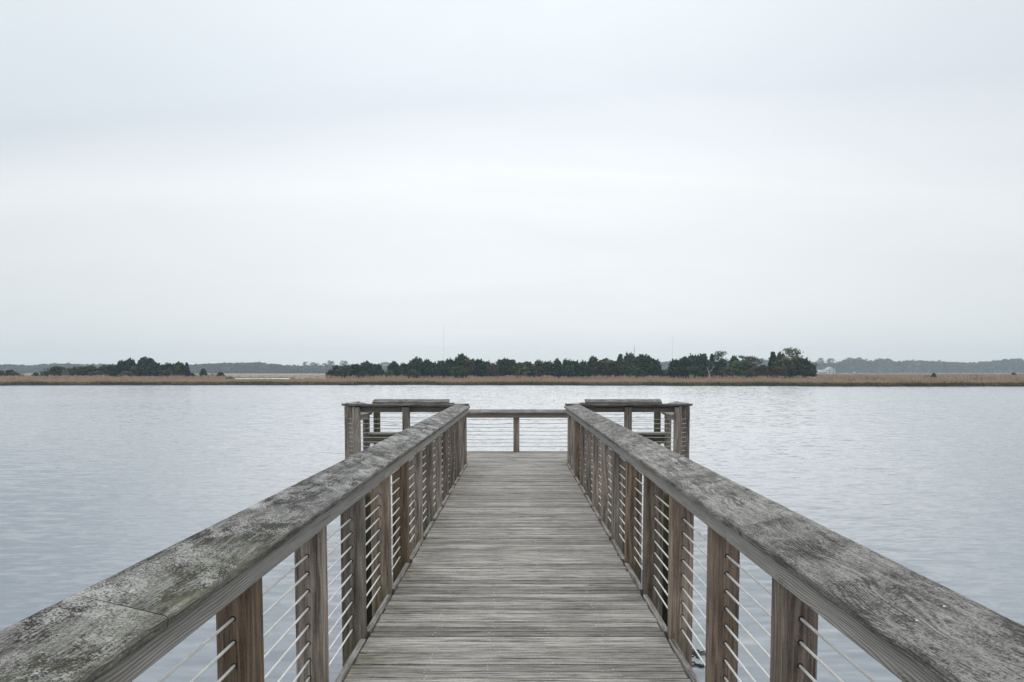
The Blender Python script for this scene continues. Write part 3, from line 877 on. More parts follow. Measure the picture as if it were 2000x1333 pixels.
# ------------------------------------------------------------------ the trees on the marsh islands
G1, G2, G3, G4 = 'low shrubs at the left edge of the marsh', 'trees of the left thicket', 'trees of the long middle thicket', 'trees of the right thicket'
SHR, CED, PIN = 'marsh_shrub', 'cedar_tree', 'pine_tree'
T = [
 # px, top, half, kind, tone, dist, var, name, group, label
 (3, 724, 7, 'mound', 'olive', 292, 0, SHR, G1, 'low dark shrub cut by the left edge of the photo'),
 (20, 721.5, 9, 'spire', 'olive', 295, 0, SHR, G1, 'highest of the small olive shrubs apart from the left thicket'),
 (30, 727, 7, 'mound', 'dark', 293, 1, SHR, G1, 'low rounded shrub right of the highest small olive shrub'),
 (40, 725, 7, 'twig', 'olive', 294, 0, SHR, G1, 'last small shrub before the open gap beside the left thicket'),
 (70, 728, 8, 'mound', 'dark', 291, 0, SHR, G2, 'low dark shrub at the left tip of the left thicket'),
 (88, 717, 10, 'twig', 'grey', 300, 0, SHR, G2, 'bare grey twiggy shrub rising over the left tip of the thicket'),
 (93, 725, 15, 'mound', 'olive', 290, 1, SHR, G2, 'sloping olive shrub below the bare grey one'),
 (110, 715.5, 13, 'dome', 'green', 295, 0, CED, G2, 'rounded dark green tree next to the bare grey shrub'),
 (122, 717, 9, 'dome', 'dark', 299, 1, CED, G2, 'narrow dark tree behind the grey twiggy shrubs of the left thicket'),
 (131, 716, 11, 'twig', 'grey', 293, 1, SHR, G2, 'grey leafless shrub standing inside the dark left thicket'),
 (146, 716.5, 12, 'dome', 'olive', 295, 2, CED, G2, 'olive tree just right of the grey leafless shrub in the thicket'),
 (161, 716, 12, 'dome', 'green', 297, 0, CED, G2, 'mid green tree near the middle of the even left thicket top'),
 (178, 713, 13, 'spire', 'olive', 296, 1, CED, G2, 'olive ragged tree behind the pale rounded mound'),
 (191, 726, 17, 'mound', 'mound', 284, 0, SHR, G2, 'pale olive rounded mound in front of the left thicket'),
 (205, 713, 11, 'dome', 'olive', 296, 3, CED, G2, 'brown olive tree between the mound and the pointed cedar'),
 (218, 711, 9, 'spire', 'dark', 294, 2, CED, G2, 'small dark pointed cedar left of the two tall cedars'),
 (228, 713, 8, 'spire', 'dark', 297, 0, CED, G2, 'short dark cedar tucked against the tall lobed cedar'),
 (239, 703, 12, 'spire', 'black', 290, 3, CED, G2, 'left lobe of the tall pair, a ragged black green cedar'),
 (255, 698.5, 12, 'spire', 'dark', 292, 1, CED, G2, 'tall dark cedar with a blunt top beside the highest left cedar'),
 (247, 726, 17, 'mound', 'grey', 283, 1, SHR, G2, 'brownish bare mound at the foot of the tall left cedars'),
 (264, 715, 9, 'dome', 'brown', 287, 1, CED, G2, 'brownish leaning tree in the notch between two tall cedars'),
 (274, 707, 8, 'spire', 'dark', 291, 2, CED, G2, 'spiky shoulder cedar on the left side of the highest left one'),
 (287, 696, 17, 'spire', 'black', 290, 0, CED, G2, 'highest cedar of the left thicket, broad and blue green'),
 (304, 708, 14, 'dome', 'dark', 288, 2, CED, G2, 'dark sloping cedar on the right flank of the highest left one'),
 (321, 711, 8, 'spire', 'dark', 293, 3, CED, G2, 'small cedar in the dip right of the highest left cedar'),
 (331, 707.5, 9, 'spire', 'dark', 294, 0, CED, G2, 'dark pointed cedar left of the antlered one'),
 (350, 705.5, 12, 'spire', 'green', 292, 1, CED, G2, 'cedar with a forked antler like top'),
 (365, 708.5, 8, 'cone', 'black', 290, 0, CED, G2, 'narrow black column cedar ending the left thicket'),
 (325, 724, 13, 'mound', 'brown', 283, 2, SHR, G2, 'brown mound in front of the small dip cedar'),
 (347, 727, 12, 'twig', 'brown', 283, 2, SHR, G2, 'low brown brush before the antlered cedar'),
 (375, 729, 6, 'mound', 'dark', 292, 0, SHR, G2, 'tiny dark shrub right after the column cedar'),
 (397, 720, 9, 'cone', 'green', 291, 1, CED, G2, 'small lone conical cedar on the open marsh'),
 (415, 728, 9, 'twig', 'olive', 290, 0, SHR, G2, 'thin olive brush right of the lone conical cedar'),
 (431, 727, 8, 'mound', 'dark', 291, 1, SHR, G2, 'dark round shrub ending the row by the pale creek'),
 (447, 733, 10, 'twig', 'brown', 288, 1, SHR, G2, 'very low brown brush at the edge of the pale creek'),
 # the long middle thicket
 (649, 722, 9, 'dome', 'black', 280, 0, CED, G3, 'black green tree at the left tip of the long thicket'),
 (658, 714, 9, 'dome', 'black', 284, 1, CED, G3, 'small black cedar just behind the grey green mound'),
 (672, 716, 17, 'mound', 'mound', 274, 0, SHR, G3, 'large grey green rounded mound near the left tip'),
 (677, 712, 9, 'spire', 'dark', 284, 0, CED, G3, 'cedar tip poking over the grey green mound'),
 (697, 711, 17, 'dome', 'dark', 278, 2, CED, G3, 'wide smooth dark dome between the mound and the ragged cedar'),
 (716, 704.5, 13, 'spire', 'olive', 280, 1, CED, G3, 'ragged olive cedar crowning the first hump of the thicket'),
 (733, 709, 13, 'spire', 'dark', 279, 2, CED, G3, 'dark cedar falling to the gap with distant pines'),
 (708, 726, 14, 'mound', 'brown', 270, 1, SHR, G3, 'brown shrub low in front of the first hump'),
 (744, 722, 9, 'dome', 'dark', 276, 3, CED, G3, 'low dark tree filling the gap under the distant pines'),
 (769, 705, 11, 'spire', 'dark', 280, 3, CED, G3, 'dark cedar just right of the gap with distant pines'),
 (761, 724, 11, 'mound', 'bright', 272, 2, SHR, G3, 'bright green low bush at the foot of the gap'),
 (790, 708, 12, 'spire', 'dark', 279, 0, CED, G3, 'medium dark cedar left of the tall flat one'),
 (803, 704, 9, 'spire', 'olive', 282, 1, CED, G3, 'thin olive cedar leaning on the tall ragged one'),
 (815, 697, 13, 'spire', 'olive', 277, 2, CED, G3, 'tall ragged brown green cedar left of the thin mast'),
 (806, 722, 9, 'dome', 'brown', 268, 0, CED, G3, 'small brown tree standing forward into the grass'),
 (834, 701, 12, 'spire', 'dark', 276, 3, CED, G3, 'dark cedar with two thin spikes left of the thin mast'),
 (846, 705.5, 8, 'spire', 'dark', 280, 1, CED, G3, 'slim dark cedar in a dip left of the thin mast'),
 (862, 704, 10, 'dome', 'green', 278, 1, CED, G3, 'green cedar directly under the tallest thin mast'),
 (878, 698.5, 11, 'spire', 'dark', 279, 0, CED, G3, 'dark cedar rising just right of the tallest mast'),
 (902, 691, 15, 'dome', 'dark', 281, 2, CED, G3, 'highest round domed cedar of the long thicket'),
 (866, 718, 13, 'dome', 'black', 270, 3, CED, G3, 'black green low crown in front under the tallest mast'),
 (895, 715, 13, 'dome', 'green', 269, 0, CED, G3, 'lower green crown in front of the highest dome'),
 (921, 701, 12, 'dome', 'brown', 277, 1, CED, G3, 'brownish crown on the right slope of the highest dome'),
 (936, 699.5, 10, 'spire', 'black', 275, 1, CED, G3, 'black layered cedar right of the brownish crown'),
 (950, 703.5, 9, 'spire', 'dark', 277, 2, CED, G3, 'dark cedar with twin points above the low middle rail'),
 (963, 709, 9, 'dome', 'brown', 274, 3, CED, G3, 'narrow brown tree between twin points and flat top'),
 (983, 698.5, 14, 'spire', 'dark', 278, 0, CED, G3, 'broad flat topped dark cedar above the low middle rail'),
 (999, 702, 11, 'dome', 'dark', 277, 1, CED, G3, 'round shouldered cedar just right of the flat topped one'),
 (1015, 708, 13, 'dome', 'bright', 273, 2, CED, G3, 'bright green soft crown near the centre of the thicket'),
 (1030, 706, 11, 'dome', 'green', 277, 0, CED, G3, 'mid green tree right of the bright soft crown'),
 (1051, 701.5, 11, 'spire', 'brown', 276, 1, CED, G3, 'brown green cedar alone above the low saddle'),
 (1070, 704, 11, 'spire', 'olive', 278, 2, CED, G3, 'olive cedar in the long even stretch, yellowish top'),
 (1089, 699.5, 11, 'spire', 'dark', 277, 3, CED, G3, 'dark cedar starting the even toothed stretch'),
 (1108, 700, 12, 'spire', 'green', 275, 0, CED, G3, 'green cedar in the middle of the even toothed stretch'),
 (1123, 702.5, 10, 'spire', 'dark', 277, 1, CED, G3, 'dark cedar with small teeth before the pale tipped one'),
 (1100, 720, 15, 'dome', 'black', 268, 2, CED, G3, 'black low crown under the even toothed stretch'),
 (1139, 703, 10, 'spire', 'green', 276, 2, CED, G3, 'pale tipped green cedar left of the star topped one'),
 (1158, 695, 11, 'spire', 'dark', 276, 3, CED, G3, 'star topped cedar with branches sticking out'),
 (1179, 699.5, 17, 'wind', 'brown', 272, 0, CED, G3, 'wind bent dark brown cedar leaning to the right'),
 (1197, 708, 12, 'dome', 'dark', 274, 1, CED, G3, 'low dark crown in the dip right of the bent cedar'),
 (1211, 692, 12, 'cone', 'dark', 276, 2, CED, G3, 'pointed pagoda shaped cedar left of the highest spire'),
 (1229, 687, 12, 'spire', 'olive', 274, 1, CED, G3, 'highest spired cedar, beside the short pale mast'),
 (1256, 692, 18, 'dome', 'dark', 273, 3, CED, G3, 'big round cedar right of the short pale mast'),
 (1275, 698, 13, 'spire', 'dark', 274, 0, CED, G3, 'ragged cedar stepping down to the gap of the second mast'),
 (1284, 711, 9, 'dome', 'dark', 272, 1, CED, G3, 'low end tree of the long thicket at the gap'),
 (1240, 716, 14, 'dome', 'green', 264, 2, CED, G3, 'soft green crown low in front of the big round cedar'),
 # the right thicket
 (1297, 723, 9, 'mound', 'olive', 270, 0, SHR, G4, 'small olive shrub lying in the gap between thickets'),
 (1318, 700, 12, 'spire', 'black', 266, 1, CED, G4, 'dark cedar opening the right thicket beside the second mast'),
 (1335, 695.5, 12, 'wind', 'dark', 266, 1, CED, G4, 'dark cedar with a slanting top like a wing'),
 (1353, 690.5, 11, 'spire', 'olive', 268, 2, CED, G4, 'brown tipped high cedar left of the round knob'),
 (1371, 690.5, 11, 'dome', 'dark', 267, 0, CED, G4, 'cedar with a round knob of a top'),
 (1390, 692, 8, 'cone', 'dark', 270, 1, CED, G4, 'thin spire just above the dead white tree'),
 (1380, 704, 12, 'dome', 'olive', 268, 3, CED, G4, 'olive crown filling the dip behind the dead white tree'),
 (1328, 716, 16, 'dome', 'black', 258, 2, CED, G4, 'black green crown low at the front of the right thicket'),
 (1353, 716, 13, 'dome', 'green', 258, 1, CED, G4, 'green low crown left of the dead white tree'),
 (1408, 687, 14, 'openpine', 'dark', 269, 0, PIN, G4, 'open pine with loops of sky in its top'),
 (1406, 704, 13, 'dome', 'dark', 267, 2, CED, G4, 'dark crown carrying the open looped pine'),
 (1433, 693.5, 10, 'spire', 'dark', 268, 3, CED, G4, 'dark knobbed cedar left of the yellow green tree'),
 (1443, 704, 16, 'dome', 'bright', 262, 0, CED, G4, 'yellow green leafy tree in the right thicket'),
 (1455, 695, 12, 'openpine', 'dark', 268, 1, PIN, G4, 'flat dark pine above the yellow green tree'),
 (1470, 695, 12, 'openpine', 'olive', 267, 2, PIN, G4, 'curved lacy pine before the gap in the right thicket'),
 (1467, 709, 15, 'dome', 'brown', 261, 2, CED, G4, 'brown green round tree right of the yellow green one'),
 (1420, 718, 17, 'mound', 'rust', 256, 1, SHR, G4, 'olive brown mound right of the dead white tree'),
 (1390, 726, 10, 'twig', 'brown', 257, 0, SHR, G4, 'thin bare brush round the dead white tree'),
 (1490, 713, 14, 'mound', 'rust', 259, 2, SHR, G4, 'rust brown shrub at the gap below the distant pines'),
 (1462, 723, 14, 'mound', 'brown', 255, 0, SHR, G4, 'low brown shrub row before the round brown tree'),
 (1509, 687.5, 11, 'cone', 'black', 266, 2, CED, G4, 'black pointed cedar right of the gap'),
 (1524, 686, 10, 'spire', 'rust', 267, 0, CED, G4, 'purple brown cedar between black cedar and tall lacy pine'),
 (1530, 697, 17, 'dome', 'pale', 261, 3, CED, G4, 'pale green round tree below the tall lacy pine'),
 (1544, 678.5, 14, 'openpine', 'olive', 268, 3, PIN, G4, 'tallest lacy pine standing over the right thicket'),
 (1555, 697, 13, 'dome', 'olive', 264, 0, CED, G4, 'olive crown right of the pale green round tree'),
 (1570, 697, 10, 'spire', 'black', 263, 1, CED, G4, 'black spiky cedar stepping down at the right'),
 (1582, 710, 13, 'dome', 'brown', 260, 1, CED, G4, 'brown rounded end tree of the right thicket'),
 (1553, 716, 14, 'dome', 'black', 256, 0, CED, G4, 'black green low crown under the pale green tree'),
 (1519, 719, 16, 'mound', 'brown', 256, 2, SHR, G4, 'brown low shrub under the black pointed cedar'),
 (1811, 729, 9, 'twig', 'brown', 240, 2, SHR, 'shrubs on the open right marsh', 'wider of two dark twiggy shrubs on the open right marsh'),
 (1824, 729, 6, 'mound', 'brown', 238, 1, SHR, 'shrubs on the open right marsh', 'narrower dark shrub beside the wide twiggy one on the marsh'),
 (1980, 728, 5, 'mound', 'brown', 300, 0, SHR, 'shrubs on the open right marsh', 'tiny dark bush near the right edge of the marsh'),
]
for (px, top, half, kind, tone, dist, var, name, grp, lab) in T:
    tree(px, top, half, kind, tone, dist, lab, name, 'shrub' if name == SHR else 'tree', grp, var, wide=1.12)

# dead bleached tree
e = thing('dead_tree', (bearing(1385, 727, 254).x, 254, GROUND), 'bleached dead tree with bare forked branches before the green thicket', 'tree', tilt=False)
mb = MB([M_DEAD])
bx, by, bz = e['bx'], e['by'], e['bz']
for pts, rr in (([(0, 0, -0.2), (0.1, 0, 1.5), (-0.1, 0, 3.0)], [0.17, 0.14, 0.11]),
                ([(-0.1, 0, 3.0), (-0.5, 0, 3.9), (-0.8, 0.1, 4.8)], [0.1, 0.07, 0.03]),
                ([(-0.1, 0, 3.0), (0.9, 0, 3.6), (1.3, 0, 4.4), (1.3, 0, 5.6)], [0.1, 0.08, 0.06, 0.03]),
                ([(1.2, 0, 4.2), (1.8, 0.2, 4.9)], [0.07, 0.02]), ([(-0.5, 0, 3.9), (-0.1, 0, 4.6)], [0.06, 0.02]),
                ([(0.0, 0, 2.0), (0.6, 0.1, 2.5)], [0.06, 0.02])):
    mb.tube([(bx + x, by + y, bz + z) for x, y, z in pts], rr, 5)
part(mb, 'trunk', e)

# ------------------------------------------------------------------ the far wood
def far_wood():
    prof = [(-900, 712), (0, 713), (60, 714), (120, 711), (180, 713), (240, 713), (330, 714), (380, 713), (420, 711), (470, 710), (500, 708), (525, 711), (555, 714), (585, 716), (640, 715), (690, 714),
            (740, 716), (800, 713), (900, 714), (1100, 712), (1290, 708), (1310, 706), (1420, 705), (1480, 702), (1500, 703), (1560, 706), (1580, 707), (1600, 708), (1632, 709), (1650, 703), (1665, 700), (1690, 703), (1705, 707),
            (1715, 701), (1735, 702), (1745, 706), (1790, 705), (1820, 706), (1860, 708), (1900, 709), (1940, 706), (1965, 702), (1990, 701), (2010, 706), (2100, 704), (2900, 705)]
    xs, ys = zip(*prof)
    C, S, L = [], [], []
    r_ = np.random.default_rng(21)
    for row, (dd, drop) in enumerate(((0, 0.0), (-60, 1.2), (-110, 3.5))):
        px = -900.0
        while px < 2900:
            top = np.interp(px, xs, ys) + r_.normal(0, 0.9) + drop
            dist = (1500 if px < 640 else 1600 if px < 1250 else 1800) + dd + r_.uniform(-40, 40)
            p = bearing(px, 727, dist)
            zt = bearing(px, top, dist).z
            g = WATER + 0.7
            h = zt - g
            w = r_.uniform(4.0, 8.5)
            n = 120
            ev = r_.random() < 0.6
            lv = r_.uniform(0.15, 0.5) if ev else r_.uniform(0.55, 0.95)
            q = r_.random(n) ** 0.75
            a = r_.uniform(0, 6.283, n)
            rr = w * np.sqrt(np.clip(1 - np.clip((q - 0.55) / 0.45, 0, 1) ** 2, 0, 1)) * r_.uniform(0.5, 1.05, n)
            C.append(np.stack([p.x + np.cos(a) * rr, dist + np.sin(a) * rr, g + q * h], -1))
            S.append(r_.uniform(1.4, 3.4, n)); L.append(np.clip(lv + r_.normal(0, 0.1, n), 0, 1))
            px += r_.uniform(2.6, 5.0)
    me = leaf_mesh('far_wood', np.concatenate(C), np.concatenate(S), np.concatenate(L), M_WOODHAZE, 22, 0.0, 0.3)
    o = bpy.data.objects.new('far_wood', me)
    COL.objects.link(o)
    tag(o, 'hazy blue grey wood along the horizon beyond the marsh', None, None, 'stuff')
far_wood()
GP = 'tall pines over the far wood'
for i, (px, top, half, var, dist, lab) in enumerate((
    (597, 707, 5.5, 0, 1420, 'hazy umbrella pine standing first above the far wood left of the long thicket'),
    (612, 708, 5, 1, 1424, 'hazy pine with a leaning crown right of the umbrella pine'),
    (620, 709.5, 5, 2, 1416, 'lower hazy pine close behind the leaning crowned one'),
    (634, 709, 4, 3, 1421, 'thin hazy pine between the low pine and the arched pair'),
    (643, 704.5, 4.5, 0, 1418, 'tall hazy pine, taller half of the arched pair'),
    (649, 705.5, 4, 1, 1428, 'hazy pine, right half of the arched pair above the black tree'),
    (672, 704, 5, 2, 1424, 'lone pale pine above the grey green mound'),
    (752, 707, 7, 3, 1520, 'broad hazy pine seen in the gap of the long thicket'),
    (760, 709, 6, 0, 1524, 'hazy pine at the right side of the gap in the long thicket'),
    (1487, 700, 5, 1, 1700, 'blue hazy pine in the gap of the right thicket'),
    (1602, 698.5, 5.5, 2, 1700, 'hazy pine behind the white house, to its left'),
    (1622, 699.5, 5.5, 3, 1695, 'hazy pine rising straight above the white house gable'),
    (1656, 699, 6, 0, 1695, 'broad hazy pine on the wood right of the white house'),
    (1678, 698, 5, 1, 1698, 'hazy pine with an arched top on the wood right of the house'),
    (1715, 700.5, 7, 2, 1695, 'round hazy pine further right, before the bare wood'),
    (1990, 700, 6, 3, 1700, 'hazy pine on the wood at the right edge'))):
    tree(px, top, half, 'openpine', 'haze', dist, lab, 'pine_tree', 'tree', GP, var, WATER + 0.9, 1.1)

# ------------------------------------------------------------------ white house
HD = 790
HS = 1.0
hp = bearing(1616, 727, HD)
hz = WATER + 0.9
k = HD / F
house = thing('house', (hp.x, HD, hz), 'white gabled house with a long low wing at the edge of the far wood', 'house', tilt=False)
M_WALL = plain('white_siding', (0.62, 0.63, 0.63), 0.7)
M_ROOF = plain('pale_grey_roof', (0.42, 0.44, 0.45), 0.8)
M_GLASS = plain('dark_window_glass', (0.05, 0.06, 0.07), 0.15, 0.6)
def gable(x0, x1, y0, y1, z0, ze, zr, roof_over, along_y):
    mb = MB([M_WALL]); rf = MB([M_ROOF])
    xm, ym = (x0 + x1) / 2, (y0 + y1) / 2
    if along_y:
        v = [(x0, y0, z0), (x1, y0, z0), (x1, y1, z0), (x0, y1, z0), (x0, y0, ze), (x1, y0, ze), (x1, y1, ze), (x0, y1, ze), (xm, y0, zr), (xm, y1, zr)]
        mb.add(v, [(0, 1, 5, 8, 4), (1, 2, 6, 5), (2, 3, 7, 9, 6), (3, 0, 4, 7)])
        o, sl = roof_over, (zr - ze) / (xm - x0)
        for sx, xe in ((-1, x0), (1, x1)):
            a = (xe + sx * o, ze - o * sl)
            rf.add([(a[0], y0 - o, a[1] + .04), (xm, y0 - o, zr + .04), (xm, y1 + o, zr + .04), (a[0], y1 + o, a[1] + .04),
                    (a[0], y0 - o, a[1] + .3), (xm, y0 - o, zr + .3), (xm, y1 + o, zr + .3), (a[0], y1 + o, a[1] + .3)],
                   [(3, 2, 1, 0), (4, 5, 6, 7), (0, 1, 5, 4), (2, 3, 7, 6), (0, 4, 7, 3), (1, 2, 6, 5)])
    else:
        v = [(x0, y0, z0), (x1, y0, z0), (x1, y1, z0), (x0, y1, z0), (x0, y0, ze), (x1, y0, ze), (x1, y1, ze), (x0, y1, ze), (x0, ym, zr), (x1, ym, zr)]
        mb.add(v, [(0, 1, 5, 4), (1, 2, 6, 9, 5), (2, 3, 7, 6), (3, 0, 4, 8, 7)])
        o, sl = roof_over, (zr - ze) / (ym - y0)
        for sy, ye in ((-1, y0), (1, y1)):
            a = (ye + sy * o, ze - o * sl)
            rf.add([(x0 - o, a[0], a[1] + .04), (x1 + o, a[0], a[1] + .04), (x1 + o, ym, zr + .04), (x0 - o, ym, zr + .04),
                    (x0 - o, a[0], a[1] + .3), (x1 + o, a[0], a[1] + .3), (x1 + o, ym, zr + .3), (x0 - o, ym, zr + .3)],
                   [(3, 2, 1, 0), (4, 5, 6, 7), (0, 1, 5, 4), (2, 3, 7, 6), (0, 4, 7, 3), (1, 2, 6, 5)])
    return mb, rf
HX = hp.x
w1_, r1_ = gable(HX + 0.3, HX + 8.2, HD, HD + 10, hz - 0.5, hz + 4.6, hz + 7.6, 0.4, True)
part(w1_, 'wall', house); part(r1_, 'roof', house)
w2_, r2_ = gable(HX - 8.8, HX + 0.28, HD + 1.5, HD + 9, hz - 0.5, hz + 2.4, hz + 4.6, 0.4, False)
part(w2_, 'wall', house, 'low wing wall'); part(r2_, 'roof', house, 'low wing roof')
def window(x, z, w, h, y):
    mb = MB([M_WALL, M_GLASS])
    mb.beam((x, y - 0.03, z - h / 2), (x, y - 0.03, z + h / 2), (1, 0, 0), (0, 1, 0), w, 0.05, 0.01, 1, 1, 1)
    for sx in (-1, 0, 1):
        mb.beam((x + sx * w / 2, y - 0.07, z - h / 2), (x + sx * w / 2, y - 0.07, z + h / 2), (1, 0, 0), (0, 1, 0), 0.1, 0.03, 0.005)
    part(mb, 'window', house)
for x, z in ((HX + 2.4, hz + 1.7), (HX + 6.0, hz + 1.7), (HX + 2.4, hz + 4.2), (HX + 6.0, hz + 4.2)):
    window(x, z, 1.1, 1.5, HD)
for x in (HX - 7, HX - 4.5, HX - 2):
    window(x, hz + 1.3, 1.2, 1.3, HD + 1.5)
mb = MB([M_WALL])
mb.beam((HX - 2.3, HD + 4.2, hz + 3.3), (HX - 2.3, HD + 4.2, hz + 5.6), (1, 0, 0), (0, 1, 0), 1.3, 1.3, 0.02)
part(mb, 'chimney', house)

# ------------------------------------------------------------------ radio masts
M_MAST = plain('galvanised_steel', (0.45, 0.46, 0.48), 0.6, 0.4)
def mast(px, top, dist, w, label, thick):
    p = bearing(px, 727, dist)
    zt = bearing(px, top, dist).z
    z0 = WATER + 0.8
    t = thing('radio_mast', (p.x, dist, z0), label, 'mast', 'radio masts beyond the trees', tilt=False)
    mb = MB([M_MAST])
    L = [(w * math.cos(a), w * math.sin(a)) for a in (0.5, 2.6, 4.7)]
    for lx, ly in L:
        mb.tube([(p.x + lx, dist + ly, z0), (p.x + lx * 0.8, dist + ly * 0.8, zt)], thick, 4)
    n = int((zt - z0) / (w * 3))
    for i in range(n):
        za, zb = z0 + (zt - z0) * i / n, z0 + (zt - z0) * (i + 1) / n
        for j in range(3):
            (ax, ay), (bx, by) = L[j], L[(j + 1) % 3]
            mb.tube([(p.x + ax * 0.9, dist + ay * 0.9, za), (p.x + bx * 0.9, dist + by * 0.9, zb)], thick * 0.6, 3, caps=False)
    part(mb, 'lattice_tower', t)
    mb = MB([M_MAST])
    mb.tube([(p.x, dist, zt - 1), (p.x, dist, zt + 3)], thick, 4)
    part(mb, 'antenna', t)
mast(867, 636, 1500, 0.4, 'tallest and thinnest radio mast, left of the highest domed cedar', 0.04)
mast(1312.5, 661, 1500, 0.4, 'thin radio mast above the gap beside the right thicket', 0.04)
mast(1238.5, 678, 1300, 0.7, 'short thick pale mast right behind the highest spired cedar', 0.15)

# ------------------------------------------------------------------ small things on the water
M_WEED = plain('dark_wet_weed', (0.03, 0.027, 0.022), 0.5, 0.5)
def driftwood(px, dist, name, label, cat, pieces, spread, rad, z=WATER):
    p = bearing(px, 750, dist)
    t = thing(name, (p.x, dist, z), label, cat, tilt=False)
    mb = MB([M_WEED])
    rr = random.Random(px)
    for i in range(pieces):
        x = p.x + rr.uniform(-spread, spread); y = dist + rr.uniform(-0.5, 0.5)
        a = rr.uniform(-0.6, 0.6); L = rr.uniform(0.4, 1.0) * spread * 0.7
        zz = z + rr.uniform(0.0, 0.2) * min(1, spread)
        mb.tube([(x - L, y, zz - 0.03), (x, y + 0.1, zz + rr.uniform(0.02, 0.2) * min(1, spread)), (x + L * math.cos(a), y + L * math.sin(a), zz + rr.uniform(0, 0.55) * min(1, spread))], [rad, rad * 0.9, rad * 0.3], 5)
    part(mb, 'branch', t)
driftwood(686, 199, 'driftwood', 'dark washed up branches on the bank left of the pier head', 'driftwood', 14, 2.4, 0.16, WATER + 0.08)
driftwood(727, 194, 'floating_log', 'small dark log floating just off the bank', 'log', 2, 0.35, 0.11)
driftwood(560, 196, 'floating_branch', 'dark low branch at the waterline below the pale creek', 'branch', 4, 1.0, 0.09)
def weed(x, y, r_, label):
    t = thing('floating_weed', (x, y, WATER), label, 'weed', 'dark weed floating by the right railing', tilt=False)
    mb = MB([M_WEED])
    for i in range(16):
        a = random.uniform(0, 6.283); q = random.uniform(0, r_); L = random.uniform(0.4, 1.0) * r_
        px_, py_, b = x + q * math.cos(a) * 1.6, y + q * math.sin(a), random.uniform(0, 6.283)
        mb.tube([(x, y, WATER + 0.006), (px_, py_, WATER + 0.004), (px_ + L * 0.5 * math.cos(b), py_ + L * 0.5 * math.sin(b), WATER + 0.014), (px_ + L * math.cos(b + 0.5), py_ + L * math.sin(b + 0.5), WATER + 0.004)], [0.006, 0.008, 0.011, 0.003], 4)
    part(mb, 'frond', t)
weed(2.24, 9.15, 0.16, 'larger clump of dark weed floating beside the right railing')
weed(2.2, 8.75, 0.07, 'small scrap of dark weed floating nearest the right railing posts')

# ------------------------------------------------------------------ air
m = material('thin_haze')
nb = NB(m.node_tree)
v = nb.n('ShaderNodeVolumePrincipled', {'Color': (0.74, 0.89, 1.0, 1), 'Density': 0.00024, 'Anisotropy': 0.3})
nb.n('ShaderNodeOutputMaterial', {'Volume': v.outputs[0]})
x0, x1, y0, y1, z0, z1 = -2600, 2600, -300, 3600, WATER - 1.6, 112
me = bpy.data.meshes.new('haze')
me.from_pydata([(x0, y0, z0), (x1, y0, z0), (x1, y1, z0), (x0, y1, z0), (x0, y0, z1), (x1, y0, z1), (x1, y1, z1), (x0, y1, z1)], [],
               [(3, 2, 1, 0), (4, 5, 6, 7), (0, 1, 5, 4), (1, 2, 6, 5), (2, 3, 7, 6), (3, 0, 4, 7)])
me.materials.append(m)
hzo = bpy.data.objects.new('haze', me)
COL.objects.link(hzo)
tag(hzo, 'thin pale haze over water and marsh', None, None, 'stuff')

# ------------------------------------------------------------------ sky and sun
SUN_EL, SUN_AZ = R(42), R(4)
wd = bpy.data.worlds.new('World')
sc.world = wd
wd.use_nodes = True
wd.node_tree.nodes.clear()
nb = NB(wd.node_tree)
sky = nb.n('ShaderNodeTexSky', sky_type='NISHITA', sun_disc=False, sun_elevation=SUN_EL, sun_rotation=SUN_AZ)
dirv = nb.n('ShaderNodeTexCoord').outputs['Generated']
sx = nb.n('ShaderNodeSeparateXYZ', {0: dirv})
X, Y, Z = sx.outputs
den = nb.math('ADD', nb.math('MAXIMUM', Z, 0.0), 0.22)
uv = nb.n('ShaderNodeCombineXYZ', {0: nb.math('DIVIDE', X, den), 1: nb.math('DIVIDE', Y, den), 2: 0.0}).outputs[0]
c1 = nb.noise(nb.mapping(uv, (0.32, 0.8, 1), (3.1, 1.7, 0)), 1.0, 3, 0.5, 0.4)
c2 = nb.noise(nb.mapping(uv, (0.9, 2.4, 1), (1.1, 4.7, 0)), 1.0, 4, 0.55, 0.6)
e = nb.math('ADD', Z, nb.math('MULTIPLY', nb.math('SUBTRACT', c1, 0.5), 0.21))
e = nb.math('ADD', e, nb.math('MULTIPLY', nb.math('MULTIPLY', X, X), nb.step(X, 0.1, -0.1, 0.08, 0.26)))
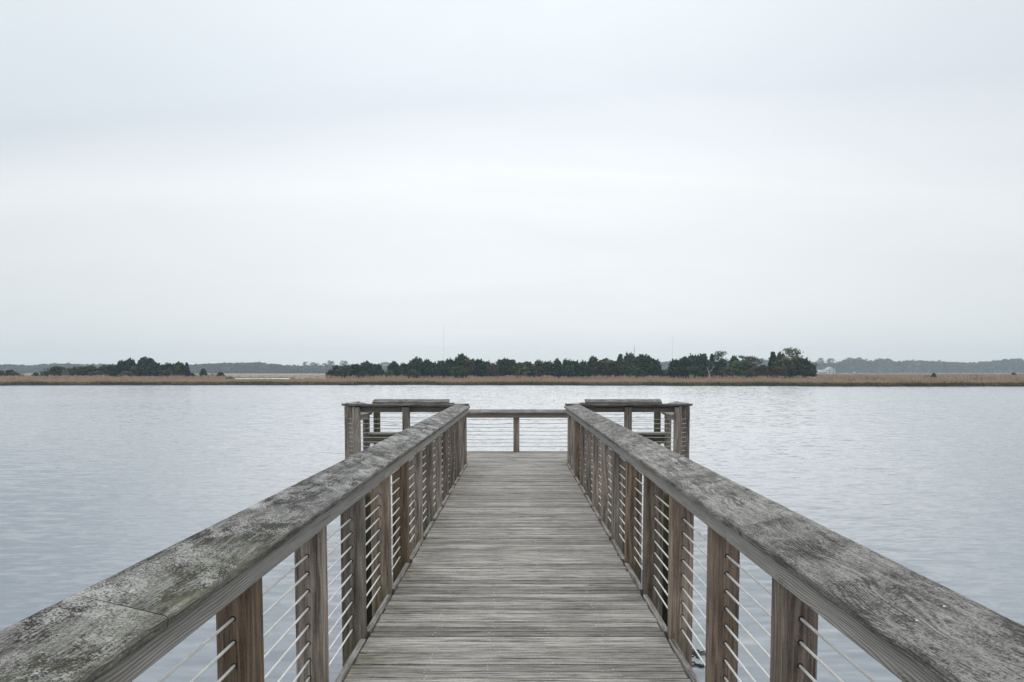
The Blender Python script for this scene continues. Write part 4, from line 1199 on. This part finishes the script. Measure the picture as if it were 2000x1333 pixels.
def lin(r, g, b):
    f = lambda c: ((c / 255 + 0.055) / 1.055) ** 2.4 if c > 10 else c / 255 / 12.92
    return (f(r), f(g), f(b))
cloud = nb.ramp(e, [(0.0, lin(233, 235, 238)), (0.07, lin(237, 239, 242)), (0.15, lin(239, 242, 245)), (0.235, lin(246, 249, 251)), (0.32, lin(228, 234, 241)), (0.43, lin(236, 243, 249)), (1.0, lin(234, 242, 249))])
v = nb.step(c2, 0.25, 0.75, 0.962, 1.022)
cloud = nb.mix(1.0, cloud, nb.n('ShaderNodeCombineColor', {0: v, 1: v, 2: v}).outputs[0], 'MULTIPLY')
thick = nb.math('MULTIPLY', nb.step(Y, 0.15, -0.75, 1.0, 0.86), nb.step(Z, 0.45, 0.9, 1.0, 1.6))  # unseen sky made dimmer behind the camera, brighter overhead, to shape light on posts
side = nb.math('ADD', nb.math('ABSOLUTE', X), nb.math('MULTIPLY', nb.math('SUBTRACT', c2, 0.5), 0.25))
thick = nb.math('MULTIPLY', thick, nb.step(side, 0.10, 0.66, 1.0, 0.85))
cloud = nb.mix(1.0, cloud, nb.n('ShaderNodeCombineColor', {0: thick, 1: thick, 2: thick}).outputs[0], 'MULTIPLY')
cloud = nb.mix(1.0, cloud, (8.88, 8.84, 8.70), 'MULTIPLY')
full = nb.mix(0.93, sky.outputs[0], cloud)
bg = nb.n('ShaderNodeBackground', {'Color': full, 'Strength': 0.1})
nb.n('ShaderNodeOutputWorld', {'Surface': bg.outputs[0]})

sl = bpy.data.lights.new('sun', 'SUN')
sl.energy = 0.6
sl.angle = R(75)
sl.color = (1.0, 0.97, 0.93)
so = bpy.data.objects.new('sun', sl)
COL.objects.link(so)
so.rotation_euler = (R(90) - SUN_EL, 0, R(180) - SUN_AZ)
so.location = (0, 0, 60)

# ------------------------------------------------------------------ render settings
sc.view_settings.view_transform = 'Standard'
sc.view_settings.look = 'None'
sc.view_settings.exposure = 0.3
sc.view_settings.gamma = 1
sc.render.engine = 'CYCLES'
sc.cycles.use_denoising = True
sc.cycles.max_bounces = 8
sc.cycles.volume_bounces = 1
sc.cycles.sample_clamp_indirect = 4
